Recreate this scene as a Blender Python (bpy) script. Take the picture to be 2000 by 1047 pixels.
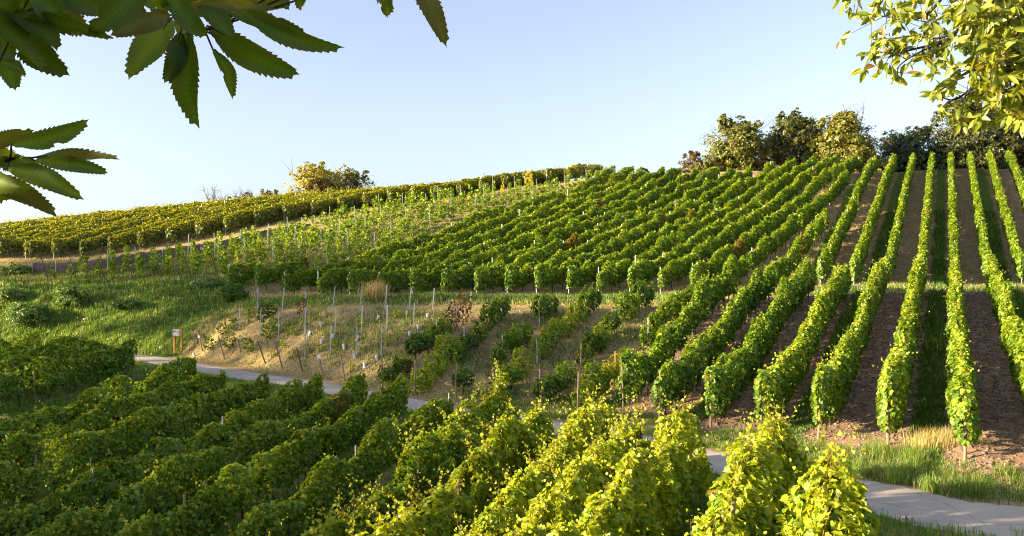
import bpy, math
import numpy as np
from mathutils import Vector

for o in list(bpy.data.objects):
    bpy.data.objects.remove(o)
SC = bpy.context.scene
COL = SC.collection
R = math.radians

# ------------------------------------------------------------------ camera, sky, sun, exposure
cam = bpy.data.cameras.new("camera")
cam.sensor_width = 36.0
cam.lens = 28.0
cam.clip_start = 0.05
cam.clip_end = 6000
camo = bpy.data.objects.new("camera", cam)
COL.objects.link(camo)
camo.location = (0, 0, 0)
camo.rotation_euler = (R(90), 0, 0)
SC.camera = camo

SUN_EL = 14.5
SUN_AZ = -104.0        # compass angle from +Y towards +X
w = bpy.data.worlds.new("World")
SC.world = w
w.use_nodes = True
nt = w.node_tree
nt.nodes.clear()
sky = nt.nodes.new("ShaderNodeTexSky")
sky.sky_type = 'NISHITA'
sky.sun_disc = False
sky.sun_elevation = R(SUN_EL)
sky.sun_rotation = R(SUN_AZ)
sky.air_density = 1.0
sky.dust_density = 1.5
sky.ozone_density = 3.0
bg = nt.nodes.new("ShaderNodeBackground")
bg.inputs[1].default_value = 0.085
wo = nt.nodes.new("ShaderNodeOutputWorld")
hs = nt.nodes.new("ShaderNodeHueSaturation")
hs.inputs["Saturation"].default_value = 0.66
wb = nt.nodes.new("ShaderNodeMix"); wb.data_type = 'RGBA'; wb.blend_type = 'MULTIPLY'; wb.inputs[0].default_value = 1
wb.inputs[7].default_value = (1.02, .97, 1.00, 1)
nt.links.new(sky.outputs[0], hs.inputs["Color"])
nt.links.new(hs.outputs[0], wb.inputs[6])
nt.links.new(wb.outputs[2], bg.inputs[0])
nt.links.new(bg.outputs[0], wo.inputs[0])

sl = bpy.data.lights.new("sun", 'SUN')
sl.energy = 5.0
sl.angle = R(1.6)
sl.color = (1.0, 0.80, 0.50)
so = bpy.data.objects.new("sun", sl)
COL.objects.link(so)
sd = Vector((math.sin(R(SUN_AZ)) * math.cos(R(SUN_EL)), math.cos(R(SUN_AZ)) * math.cos(R(SUN_EL)), math.sin(R(SUN_EL))))
so.rotation_euler = sd.to_track_quat('Z', 'Y').to_euler()
SC.view_settings.view_transform = 'Standard'
SC.view_settings.look = 'None'
SC.view_settings.gamma = 1
SC.view_settings.exposure = 2.0
SC.cycles.filter_width = 1.05
SC.cycles.max_bounces = 6
SC.cycles.diffuse_bounces = 3
SC.cycles.transmission_bounces = 4
SC.cycles.caustics_reflective = False
SC.cycles.caustics_refractive = False

# ------------------------------------------------------------------ helpers
F = 1556.0


def pt(px, py, Y):
    return ((px - 1000) / F * Y, Y, (523.5 - py) / F * Y)


def gx(px, Y):
    return (px - 1000) / F * Y


def rng(s):
    return np.random.default_rng(s)


def hash2(i, j, s):
    n = (i * 374761393 + j * 668265263 + s * 974634777) & 0x7fffffff
    n = ((n ^ (n >> 13)) * 1274126177) & 0x7fffffff
    return ((n ^ (n >> 16)) & 0xffff) / 65535.0


def vnoise(x, y, s=0):
    x = np.asarray(x, float); y = np.asarray(y, float)
    i = np.floor(x).astype(np.int64); j = np.floor(y).astype(np.int64)
    u = x - i; v = y - j
    u = u * u * (3 - 2 * u); v = v * v * (3 - 2 * v)
    return ((hash2(i, j, s) * (1 - u) + hash2(i + 1, j, s) * u) * (1 - v)
            + (hash2(i, j + 1, s) * (1 - u) + hash2(i + 1, j + 1, s) * u) * v)


def mesh_np(name, V, faces_list, mats, col=None, matidx=None, smooth=False):
    """faces_list: list of (m,k) int arrays"""
    me = bpy.data.meshes.new(name)
    V = np.asarray(V, np.float32)
    me.vertices.add(len(V))
    me.vertices.foreach_set("co", V.ravel())
    loops = np.concatenate([f.ravel() for f in faces_list]).astype(np.int32)
    tot = np.concatenate([np.full(len(f), f.shape[1], np.int32) for f in faces_list])
    st = np.concatenate([[0], np.cumsum(tot)[:-1]]).astype(np.int32)
    me.loops.add(len(loops))
    me.loops.foreach_set("vertex_index", loops)
    me.polygons.add(len(tot))
    me.polygons.foreach_set("loop_start", st)
    me.polygons.foreach_set("loop_total", tot)
    if matidx is not None:
        me.polygons.foreach_set("material_index", np.asarray(matidx, np.int32))
    if smooth:
        me.polygons.foreach_set("use_smooth", np.ones(len(tot), bool))
    if col is not None:
        a = me.attributes.new("tint", 'FLOAT_COLOR', 'POINT')
        a.data.foreach_set("color", np.asarray(col, np.float32).ravel())
    for m in (mats if isinstance(mats, (list, tuple)) else [mats]):
        me.materials.append(m)
    me.update(calc_edges=True)
    return me


class MB:
    """collects tubes, boxes into one mesh"""
    def __init__(self):
        self.v = []; self.f = []; self.n = 0; self.mi = []

    def add(self, V, faces, mi=0):
        self.v.append(np.asarray(V, float))
        for f in faces:
            self.f.append([i + self.n for i in f]); self.mi.append(mi)
        self.n += len(V)

    def tube(self, pts, rad, seg=6, mi=0):
        pts = [np.asarray(p, float) for p in pts]
        if not hasattr(rad, '__len__'):
            rad = [rad] * len(pts)
        V = []
        for i, p in enumerate(pts):
            d = pts[min(i + 1, len(pts) - 1)] - pts[max(i - 1, 0)]
            d = d / (np.linalg.norm(d) + 1e-9)
            a = np.cross(d, [0.13, 0.21, 0.97] if abs(d[2]) < .9 else [1, 0.1, 0])
            a /= np.linalg.norm(a)
            b = np.cross(d, a)
            for k in range(seg):
                t = 2 * math.pi * k / seg
                V.append(p + rad[i] * (math.cos(t) * a + math.sin(t) * b))
        fs = []
        for i in range(len(pts) - 1):
            for k in range(seg):
                k2 = (k + 1) % seg
                fs.append([i * seg + k, i * seg + k2, (i + 1) * seg + k2, (i + 1) * seg + k])
        fs.append(list(range(seg))[::-1])
        fs.append([(len(pts) - 1) * seg + k for k in range(seg)])
        self.add(V, fs, mi)

    def box(self, c, s, rz=0, mi=0, bev=0):
        cx, cy, cz = c; sx, sy, sz = [q / 2 for q in s]
        b = min(bev, sx, sy)
        if b > 0:
            prof = [(-sx + b, -sy), (sx - b, -sy), (sx, -sy + b), (sx, sy - b), (sx - b, sy), (-sx + b, sy), (-sx, sy - b), (-sx, -sy + b)]
        else:
            prof = [(-sx, -sy), (sx, -sy), (sx, sy), (-sx, sy)]
        ca, sa = math.cos(rz), math.sin(rz); n = len(prof)
        V = [(cx + x * ca - y * sa, cy + x * sa + y * ca, cz + z) for z in (-sz, sz) for x, y in prof]
        fs = [[k, (k + 1) % n, n + (k + 1) % n, n + k] for k in range(n)] + [list(range(n))[::-1], list(range(n, 2 * n))]
        self.add(V, fs, mi)

    def mesh(self, name, mats, smooth=False):
        me = bpy.data.meshes.new(name)
        V = np.concatenate(self.v)
        me.from_pydata([tuple(p) for p in V], [], self.f)
        for m in (mats if isinstance(mats, (list, tuple)) else [mats]):
            me.materials.append(m)
        me.polygons.foreach_set("material_index", np.array(self.mi, np.int32))
        if smooth:
            me.polygons.foreach_set("use_smooth", np.ones(len(self.f), bool))
        me.update()
        return me


def ob(name, me, parent=None, loc=None, rz=0.0, label=None, cat=None, group=None, kind=None, scale=None):
    o = bpy.data.objects.new(name, me)
    COL.objects.link(o)
    if parent is not None:
        o.parent = parent
    if loc is not None:
        o.location = loc
    if rz:
        o.rotation_euler = (0, 0, rz)
    if scale is not None:
        o.scale = scale
    if label: o["label"] = label
    if cat: o["category"] = cat
    if group: o["group"] = group
    if kind: o["kind"] = kind
    return o


ORD = ["zeroth", "first", "second", "third", "fourth", "fifth", "sixth", "seventh", "eighth", "ninth", "tenth", "eleventh", "twelfth",
       "thirteenth", "fourteenth", "fifteenth", "sixteenth", "seventeenth", "eighteenth", "nineteenth", "twentieth"]


def nth(i):
    if i <= 20: return ORD[i]
    if i == 30: return "thirtieth"
    if i < 30: return "twenty-" + ORD[i - 20]
    if i == 40: return "fortieth"
    return "thirty-" + ORD[i - 30]


# ------------------------------------------------------------------ materials
def newmat(name):
    m = bpy.data.materials.new(name)
    m.use_nodes = True
    m.node_tree.nodes.clear()
    return m, m.node_tree


def N(t, typ, **kw):
    n = t.nodes.new(typ)
    for k, v in kw.items():
        setattr(n, k, v)
    return n


def ramp(t, stops, fac):
    r = N(t, "ShaderNodeValToRGB")
    e = r.color_ramp.elements
    while len(e) > 1: e.remove(e[-1])
    e[0].position = stops[0][0]; e[0].color = (*stops[0][1], 1)
    for p, c in stops[1:]:
        q = e.new(p); q.color = (*c, 1)
    t.links.new(fac, r.inputs[0])
    return r.outputs[0]


def mixc(t, fac, a, b, mode='MIX'):
    m = N(t, "ShaderNodeMix", data_type='RGBA', blend_type=mode)
    if isinstance(fac, (int, float)): m.inputs[0].default_value = fac
    else: t.links.new(fac, m.inputs[0])
    for i, s in ((6, a), (7, b)):
        if isinstance(s, (tuple, list)): m.inputs[i].default_value = (*s, 1)
        else: t.links.new(s, m.inputs[i])
    return m.outputs[2]


def leafmat(name, stops, autumn=(0.30, 0.13, 0.03), trans=0.42, transboost=(1.5, 1.35, 0.5), gloss=0.05, rough=0.45):
    m, t = newmat(name)
    at = N(t, "ShaderNodeAttribute", attribute_name="tint")
    sp = N(t, "ShaderNodeSeparateColor")
    t.links.new(at.outputs[0], sp.inputs[0])
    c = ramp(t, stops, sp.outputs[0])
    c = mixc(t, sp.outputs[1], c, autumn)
    di = N(t, "ShaderNodeBsdfDiffuse")
    t.links.new(c, di.inputs[0])
    tr = N(t, "ShaderNodeBsdfTranslucent")
    c2 = mixc(t, 1.0, c, transboost, 'MULTIPLY')
    t.links.new(c2, tr.inputs[0])
    mx = N(t, "ShaderNodeMixShader"); mx.inputs[0].default_value = trans
    t.links.new(di.outputs[0], mx.inputs[1]); t.links.new(tr.outputs[0], mx.inputs[2])
    gl = N(t, "ShaderNodeBsdfGlossy"); gl.inputs["Roughness"].default_value = rough
    gl.inputs[0].default_value = (0.8, 0.9, 0.85, 1)
    m2 = N(t, "ShaderNodeMixShader"); m2.inputs[0].default_value = gloss
    t.links.new(mx.outputs[0], m2.inputs[1]); t.links.new(gl.outputs[0], m2.inputs[2])
    out = N(t, "ShaderNodeOutputMaterial")
    t.links.new(m2.outputs[0], out.inputs[0])
    return m


def barkmat(name, c1, c2, scale=20, rough=0.9, stretch=(1, 1, .2), bump=.5, metallic=0):
    m, t = newmat(name)
    tc = N(t, "ShaderNodeTexCoord"); mp = N(t, "ShaderNodeMapping")
    mp.inputs[3].default_value = stretch
    t.links.new(tc.outputs["Object"], mp.inputs[0])
    no = N(t, "ShaderNodeTexNoise"); no.inputs["Scale"].default_value = scale; no.inputs["Detail"].default_value = 6
    t.links.new(mp.outputs[0], no.inputs[0])
    c = ramp(t, [(.3, c1), (.7, c2)], no.outputs[0])
    p = N(t, "ShaderNodeBsdfPrincipled"); p.inputs["Roughness"].default_value = rough
    p.inputs["Metallic"].default_value = metallic
    t.links.new(c, p.inputs[0])
    b = N(t, "ShaderNodeBump"); b.inputs[0].default_value = bump; b.inputs[1].default_value = .01
    t.links.new(no.outputs[0], b.inputs[2]); t.links.new(b.outputs[0], p.inputs["Normal"])
    out = N(t, "ShaderNodeOutputMaterial"); t.links.new(p.outputs[0], out.inputs[0])
    return m


VINE = [(0, (.042, .085, .010)), (.35, (.098, .185, .014)), (.7, (.18, .295, .018)), (1, (.38, .43, .03))]
M_vine = leafmat("vine_leaf", VINE, gloss=.03)
M_yvine = leafmat("yellowing_sunlit_vine_leaf", [(0, (.07, .11, .010)), (.35, (.19, .22, .014)), (.7, (.36, .36, .016)), (1, (.50, .44, .03))], gloss=.05, trans=.45)  # leaves turning yellow; on the crest rows the yellow is painted sunlight
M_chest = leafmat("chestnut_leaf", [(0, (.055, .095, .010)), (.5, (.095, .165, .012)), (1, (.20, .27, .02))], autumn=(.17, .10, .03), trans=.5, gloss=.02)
M_chest2 = leafmat("sunny_chestnut_leaf", [(0, (.07, .12, .012)), (.5, (.19, .25, .016)), (1, (.36, .36, .03))], autumn=(.3, .13, .04), trans=.45, gloss=.06)  # brighter copy of the chestnut leaf, sunlight put into its colour
M_tree = leafmat("tree_leaf", [(0, (.035, .055, .018)), (.5, (.10, .145, .024)), (1, (.24, .25, .030))], autumn=(.24, .11, .02), trans=.3, transboost=(1.3, 1.2, .5))
M_red = leafmat("wilted_leaf", [(0, (.10, .03, .012)), (.5, (.20, .07, .03)), (1, (.30, .15, .06))], autumn=(.2, .05, .02), trans=.25, transboost=(1.3, .9, .6))
M_bush = leafmat("bush_leaf", [(0, (.06, .12, .022)), (.5, (.13, .22, .035)), (1, (.24, .33, .06))], trans=.3)
M_grass = leafmat("grass_blade", [(0, (.034, .085, .010)), (.4, (.085, .20, .018)), (.7, (.17, .29, .03)), (1, (.36, .40, .08))], autumn=(.55, .42, .22), trans=.4, gloss=.03)
M_trunk = barkmat("vine_bark", (.035, .022, .014), (.10, .065, .040), 30)
M_cane = barkmat("young_cane", (.16, .07, .03), (.30, .20, .06), 20)
M_bark = barkmat("tree_bark", (.05, .038, .03), (.14, .11, .085), 14)
M_dark = barkmat("twig_bark", (.022, .014, .012), (.06, .038, .03), 40)
M_post = barkmat("galvanised_steel", (.36, .38, .40), (.50, .52, .53), 30, rough=.55, bump=.1, metallic=.35)
M_wood = barkmat("weathered_stake", (.16, .11, .07), (.34, .26, .18), 30)
M_woodd = barkmat("dark_stake", (.07, .045, .03), (.16, .10, .07), 30)
M_orange = barkmat("stained_timber", (.42, .16, .05), (.58, .25, .09), 25, rough=.6)
M_white = barkmat("white_plastic", (.70, .71, .72), (.80, .80, .80), 10, rough=.4, bump=.05)
M_net = barkmat("brown_netting", (.12, .085, .065), (.27, .21, .17), 22, stretch=(1, 1, 1), bump=.8)
M_burr = barkmat("burr_husk", (.38, .36, .06), (.52, .46, .10), 60)
M_stone = barkmat("pale_stone", (.35, .33, .30), (.55, .52, .47), 12)


def flatmat(name, c, rough=.6):
    m, t = newmat(name)
    p = N(t, "ShaderNodeBsdfPrincipled"); p.inputs[0].default_value = (*c, 1); p.inputs["Roughness"].default_value = rough
    out = N(t, "ShaderNodeOutputMaterial"); t.links.new(p.outputs[0], out.inputs[0])
    return m


# ------------------------------------------------------------------ terrain: thin plate spline through surveyed points
CP = []
for a in [
    # row feet along the path (px, py, Y)
    (1885, 893, 21), (1735, 868, 23.4), (1600, 855, 25), (1490, 842, 27.2), (1390, 836, 29), (1290, 815, 30), (1220, 806, 32.4),
    (1135, 802, 33.5), (1060, 792, 35), (968, 790, 36), (895, 772, 36.2), (815, 762, 36.9), (750, 748, 37.9), (600, 735, 40), (480, 715, 43.2), (350, 690, 48.3),
    # path
    (2100, 1035, 16.4), (1850, 1000, 17.4), (1550, 940, 20.9), (1370, 893, 24.0), (1230, 865, 26.8), (1000, 820, 30.8), (820, 792, 34.2), (600, 752, 38.8), (430, 730, 42.2), (270, 699, 48.3),
    # terrace front lip
    (450, 607, 50), (650, 605, 46.5), (850, 602, 45.5), (1050, 598, 46), (1250, 594, 47.5), (1370, 588, 49), (1500, 582, 50), (1600, 577, 50), (1735, 573, 50), (1872, 572, 50), (2000, 571, 50), (2200, 571, 50),
    # terrace back
    (560, 589, 56), (745, 586, 55), (933, 583, 55), (1113, 581, 55), (1292, 578, 55), (1415, 572, 54), (1530, 567, 53.5), (1600, 565, 53.5), (1872, 562, 53.5), (2000, 561, 53.5), (2200, 560, 53.5),
    # crest
    (1675, 338, 95), (1865, 331, 96.5), (2000, 329, 96.5), (2200, 327, 96.5), (1450, 340, 93), (1200, 348, 90), (1000, 371, 88),
    # left: plot foot, wall, track, yellow block
    (0, 549, 66), (100, 550, 65), (250, 550, 64), (430, 547, 62), (65, 535, 70), (185, 530, 70.5), (330, 505, 72), (433, 487, 73.5), (508, 465, 75), (577, 452, 77), (674, 430, 80), (760, 412, 82),
    (0, 503, 75), (200, 497, 76), (330, 477, 77.5), (433, 458, 79), (550, 434, 82), (660, 416, 85), (760, 402, 87), (900, 388, 88),
    (0, 466, 104), (250, 441, 102), (550, 410, 100), (800, 392, 96), (-200, 480, 106),
    # left bank
    (0, 565, 62), (100, 598, 58), (250, 592, 57), (380, 590, 56), (0, 645, 57), (120, 642, 56), (220, 632, 55), (350, 609, 55), (300, 655, 52), (150, 692, 50), (0, 700, 51), (200, 705, 48.5),
]:
    CP.append(pt(*a))
CP += [
    # mid slope
    (32, 75, 5.1), (44, 75, 5.3), (26, 65, 2.0), (36, 65, 2.2), (42, 85, 8.5), (11, 68, 1.4), (2, 70, 2.4), (27, 90, 9.2), (20, 80, 5.4), (32, 82, 7.9), (-11, 70, 1.8), (5, 85, 7.2), (-20, 66, .7),
    # near block (x from px)
    (gx(1640, 13.5), 13.5, -5.05), (gx(1530, 18.5), 18.5, -5.45), (gx(1340, 19.5), 19.5, -5.75), (gx(1180, 23.5), 23.5, -6.0), (gx(1060, 25), 25, -6.1), (gx(870, 28.2), 28.2, -6.1),
    (gx(785, 30.4), 30.4, -6.15), (gx(620, 33), 33, -6.3), (gx(515, 35), 35, -6.3), (gx(375, 37), 37, -6.05), (gx(255, 41), 41, -5.7), (gx(100, 43), 43, -5.7), (gx(0, 46), 46, -5.8), (-38, 46, -6),
    (gx(0, 30), 30, -7.3), (gx(0, 19), 19, -8.5), (gx(350, 20), 20, -8.2), (gx(700, 17), 17, -7.9), (gx(1000, 14), 14, -7.2), (gx(1100, 13), 13, -6.5), (gx(1320, 12), 12, -6.1), (gx(1900, 10), 10, -4.95), (12, 13, -5.2),
    (0, 0, -1.7), (-8, 3, -5.0), (6, 2, -3.0), (0, 6.5, -5.2), (-14, 8, -8.8), (12, 5, -4.0), (0, -15, 3), (-25, 14, -9.0), (-30, 25, -8.0), (18, -10, 1), (30, 10, -4.6), (40, 25, -4.0),
    # beyond the crest
    (-90, 130, 2), (-30, 125, 5.0), (20, 118, 8), (60, 118, 11), (100, 118, 11), (-60, 110, 4.0), (0, 106, 7.6), (33, 108, 10.8), (60, 106, 12.0),
    # unseen shoulder outside the frame on the left, under the added shade trees
    (-42, 30, -3), (-55, 44, 1), (-66, 60, 0), (-76, 76, .5), (-84, 88, .5), (-80, 30, 2), (-100, 60, 3), (-120, 90, 1), (-90, 0, -2), (-60, -30, 0),
    (90, 50, -1), (90, 80, 7), (120, 20, -4), (70, 0, -3), (0, -60, 8), (-150, 140, 2), (150, 140, 10),
]
CP = np.array(CP)
_n = len(CP)


def _phi(d2):
    return 0.5 * d2 * np.log(d2 + 1e-9)


_S = 40.0
_P = CP[:, :2] / _S
_d2 = ((_P[:, None] - _P[None]) ** 2).sum(-1)
_A = np.zeros((_n + 3, _n + 3))
_A[:_n, :_n] = _phi(_d2) + np.eye(_n) * 0.0009
_A[:_n, _n] = 1; _A[:_n, _n + 1:] = _P
_A[_n, :_n] = 1; _A[_n + 1:, :_n] = _P.T
_W = np.linalg.solve(_A, np.concatenate([CP[:, 2], [0, 0, 0]]))


def H00(x, y):
    x = np.atleast_1d(np.asarray(x, float)); y = np.atleast_1d(np.asarray(y, float))
    sh = x.shape
    x = x.ravel(); y = y.ravel()
    out = np.empty(len(x))
    for i in range(0, len(x), 20000):
        q = np.stack([x[i:i + 20000], y[i:i + 20000]], 1)
        qc = np.clip(q, [-170, -70], [160, 150]) / _S
        d2 = ((qc[:, None] - _P[None]) ** 2).sum(-1)
        z = _phi(d2) @ _W[:_n] + _W[_n] + qc @ _W[_n + 1:]
        far = np.maximum(np.maximum(np.abs(q[:, 0] + 5) - 165, q[:, 1] - 150), -70 - q[:, 1])
        f = np.clip(far / 300, 0, 1)
        out[i:i + 20000] = z * (1 - f) + (-12) * f
    return out.reshape(sh)


def line(pts):
    a = np.array([pt(p[0], 0, p[1])[:2] for p in pts]); return a


L_front = line([(300, 53), (450, 50), (650, 46.5), (850, 45.5), (1050, 46), (1250, 47.5), (1370, 49), (1500, 50), (2200, 50), (2600, 50)])
L_back = line([(300, 58), (560, 56), (745, 55), (1292, 55), (1415, 54), (1530, 53.5), (2200, 53.5), (2600, 53.5)])
L_path = np.array([(26, 11.2), (21, 13.1), (16, 14.9), pt(2100, 0, 16.4)[:2], pt(1850, 0, 17.3)[:2], pt(1700, 0, 19.0)[:2], pt(1550, 0, 20.9)[:2], pt(1370, 0, 24)[:2], pt(1230, 0, 26.8)[:2], pt(1000, 0, 30.8)[:2],
                   pt(820, 0, 34.2)[:2], pt(600, 0, 38.9)[:2], pt(430, 0, 42.4)[:2], pt(270, 0, 48.3)[:2], pt(170, 0, 50)[:2], pt(60, 0, 49.6)[:2], (-42, 48.5), (-70, 45)])


def smooth_poly(P, k=10):
    out = []
    for i in range(len(P) - 1):
        p0 = P[max(i - 1, 0)]; p1 = P[i]; p2 = P[i + 1]; p3 = P[min(i + 2, len(P) - 1)]
        for j in range(k):
            t = j / k
            out.append(.5 * ((2 * p1) + (-p0 + p2) * t + (2 * p0 - 5 * p1 + 4 * p2 - p3) * t * t + (-p0 + 3 * p1 - 3 * p2 + p3) * t ** 3))
    out.append(P[-1])
    return np.array(out)


PATH = smooth_poly(L_path, 10)
PATHZ = H00(PATH[:, 0], PATH[:, 1])
PATHZ = np.convolve(np.pad(PATHZ, 6, mode='edge'), np.ones(13) / 13, mode='valid')


def H0(x, y):
    """terrain, levelled across the path"""
    x = np.atleast_1d(np.asarray(x, float)); y = np.atleast_1d(np.asarray(y, float))
    z = H00(x, y); sh = z.shape
    z = z.ravel(); xr = x.ravel(); yr = y.ravel()
    k = np.where((xr > -80) & (xr < 45) & (yr > 5) & (yr < 66))[0]
    if len(k):
        xk = xr[k]; yk = yr[k]
        best = np.full(len(k), 1e9); zc = np.zeros(len(k))
        for i in range(len(PATH) - 1):
            a = PATH[i]; d = PATH[i + 1] - a; L2 = d @ d
            t = np.clip(((xk - a[0]) * d[0] + (yk - a[1]) * d[1]) / L2, 0, 1)
            q = np.hypot(xk - a[0] - t * d[0], yk - a[1] - t * d[1])
            m = q < best
            best = np.where(m, q, best); zc = np.where(m, PATHZ[i] * (1 - t) + PATHZ[i + 1] * t, zc)
        w_ = np.clip((3.8 - best) / 2.0, 0, 1); w_ = w_ * w_ * (3 - 2 * w_)
        z[k] = z[k] * (1 - w_) + zc * w_
    return z.reshape(sh)


def dist_poly(x, y, P):
    """distance to polyline and side (+ = beyond, away from camera)"""
    x = np.asarray(x, float).ravel(); y = np.asarray(y, float).ravel()
    best = np.full(len(x), 1e9); side = np.zeros(len(x))
    for i in range(len(P) - 1):
        a = P[i]; b = P[i + 1]; d = b - a; L2 = d @ d
        t = np.clip(((x - a[0]) * d[0] + (y - a[1]) * d[1]) / L2, 0, 1)
        dx = x - a[0] - t * d[0]; dy = y - a[1] - t * d[1]
        q = np.hypot(dx, dy)
        m = q < best
        best = np.where(m, q, best)
        side = np.where(m, np.sign(d[1] * dx - d[0] * dy), side)
    return best, side


def ydist(x, y, L):
    """y - line(x), for lines monotone in x"""
    return y - np.interp(x, L[:, 0], L[:, 1])


U = np.array([math.sin(R(28.6)), math.cos(R(28.6))])
Vv = np.array([U[1], -U[0]])


def off(x, y):
    return x * Vv[0] + y * Vv[1]


L_wall = np.array([pt(p, 0, Y)[:2] for p, Y in ((65, 70), (120, 70.2), (185, 70.5), (258, 71.2), (330, 72), (433, 73.5), (508, 75), (577, 77), (606, 78))])
L_plot2 = np.array([(-60, 66), pt(0, 0, 66)[:2], pt(100, 0, 65)[:2], pt(250, 0, 64)[:2], pt(430, 0, 61)[:2]])
L_yel = np.array([(-75, 73), pt(0, 0, 74)[:2], pt(200, 0, 75)[:2], pt(330, 0, 76.5)[:2], pt(433, 0, 78)[:2], pt(550, 0, 81)[:2], pt(660, 0, 84)[:2], pt(760, 0, 86)[:2], pt(900, 0, 88)[:2], pt(1100, 0, 91)[:2], (80, 140)])
BND = np.array([(-21.7, 59), (-15.7, 61.5), (-10.9, 69.5), (-4, 77), (5.5, 86), (9, 90)])   # dense block / young plot


def zones(x, y):
    """weights: soil, green, dry, gravel and grass 'lushness'"""
    x = np.asarray(x, float); y = np.asarray(y, float)
    dp, sp = dist_poly(x, y, PATH)
    yf = ydist(x, y, L_front); yb = ydist(x, y, L_back)
    o = off(x, y)
    n1 = vnoise(x * .5, y * .5, 3); n2 = vnoise(x * 1.7, y * 1.7, 4)
    soil = np.zeros_like(x); green = np.zeros_like(x); dry = np.zeros_like(x)
    beyond = sp > 0
    sm = lambda a, b, v: np.clip((v - a) / (b - a), 0, 1)
    # near block, this side of the path
    nb = ~beyond
    green = np.where(nb, .75, green); dry = np.where(nb, sm(.5, .9, n1) * .5, dry); soil = np.where(nb, .15 + .3 * sm(.5, .8, n2), soil)
    # lower block
    lb = beyond & (yf < 0)
    alley = (o - .5) / 2.0
    idx = np.floor(alley); fr = alley - idx
    grassy = (np.mod(idx, 2) == 1)
    strip = np.clip(1 - np.abs(fr - .5) / .32, 0, 1)
    gr_ = np.where(grassy, sm(.05, .5, strip + (n2 - .5) * .5), 0.0)
    right = sm(-13.2, -12.2, o)
    soil = np.where(lb, right * (1 - gr_) + (1 - right) * .25, soil)
    green = np.where(lb, right * gr_ + (1 - right) * (.45 + .7 * sm(.4, .7, n1)), green)
    dry = np.where(lb, (1 - right) * (.55 + .5 * n2), dry)
    # verge beyond the path
    vg = lb & (dp < 3.4 + 1.2 * (n1 - .5))
    ww = sm(3.6, 2.6, dp + (n2 - .5))
    rightv = sm(-9, -6, o)
    green = np.where(vg, green * (1 - ww) + ww * (.55 + .4 * rightv), green); soil = np.where(vg, soil * (1 - ww) + .1 * ww, soil); dry = np.where(vg, dry * (1 - ww) + ww * (.9 - .45 * rightv), dry)
    # edge of the path: bare
    eg = beyond & (dp < 1.7)
    soil = np.where(eg, .7, soil); green = np.where(eg, .2, green); dry = np.where(eg, .6, dry)
    # terrace
    te = beyond & (yf >= 0) & (yb < 0)
    green = np.where(te, 1.0 - .6 * sm(1.4, .4, yf), green); dry = np.where(te, .25 + .6 * sm(1.4, .4, yf), dry); soil = np.where(te, 0, soil)
    # upper block
    ub = beyond & (yb >= 0)
    rightu = sm(-11.5, -9.5, o)
    soil = np.where(ub, 1.0 * rightu * (1 - gr_) + (1 - rightu) * .6, soil)
    green = np.where(ub, rightu * gr_ + (1 - rightu) * .2 * n1, green)
    dry = np.where(ub, (1 - rightu) * .6 + rightu * (.3 + .5 * n1) * (1 - gr_), dry)
    # young plot above and everything left of the dense block
    bx = np.interp(y, BND[:, 1], BND[:, 0], left=-22)
    lf = beyond & (x < bx) & (yb > -3) | (beyond & (x < np.interp(y, [40, 50, 58], [-30, -24, -22])))
    d2 = ydist(x, y, L_plot2)
    bank = lf & (d2 < 0)
    green = np.where(bank, 1.0, green); dry = np.where(bank, .12 * n1 + .5 * sm(-1.2, 0, d2), dry); soil = np.where(bank, .25 * sm(.72, .85, n1), soil)
    pl = lf & (d2 >= 0)
    green = np.where(pl, .6 + .5 * sm(.4, .65, n1), green); dry = np.where(pl, .5, dry); soil = np.where(pl, .12, soil)
    yl = ydist(x, y, L_yel)
    yb2 = lf & (yl > -3.2)
    soil = np.where(yb2, .55, soil); dry = np.where(yb2, .9, dry); green = np.where(yb2, .15 + .3 * sm(.5, .7, n1), green)
    # bank left of the sign, grass
    bl = beyond & (x < np.interp(y, [40, 48.5, 54, 62], [-60, -20.8, -19.6, -20])) & (d2 < 0)
    green = np.where(bl, 1.0, green); dry = np.where(bl, .1, dry); soil = np.where(bl, .05, soil)
    s = soil + green + dry + 1e-6
    return soil / s, green / s, dry / s, dp, sp


def Hd(x, y):
    """terrain with small relief"""
    x = np.atleast_1d(np.asarray(x, float)); y = np.atleast_1d(np.asarray(y, float))
    z = H0(x, y)
    dp, _ = dist_poly(x, y, PATH)
    dp = dp.reshape(z.shape)
    k = np.clip((dp - 1.7) / 1.5, 0, 1)
    rel = .16 * (vnoise(x * .55, y * .55, 11) - .5) + .09 * (vnoise(x * 1.6, y * 1.6, 12) - .5) + .035 * (vnoise(x * 4.5, y * 4.5, 13) - .5)
    z = z + k * rel
    # retaining step behind the netting
    return z


def axis(a, b, d0, far, g=1.28):
    c = list(np.arange(a, b + 1e-6, d0))
    s = d0; q = b
    while q < far:
        s *= g; q += s; c.append(q)
    s = d0; q = a; l = []
    while q > -far:
        s *= g; q -= s; l.append(q)
    return np.array(l[::-1] + c)


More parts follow.
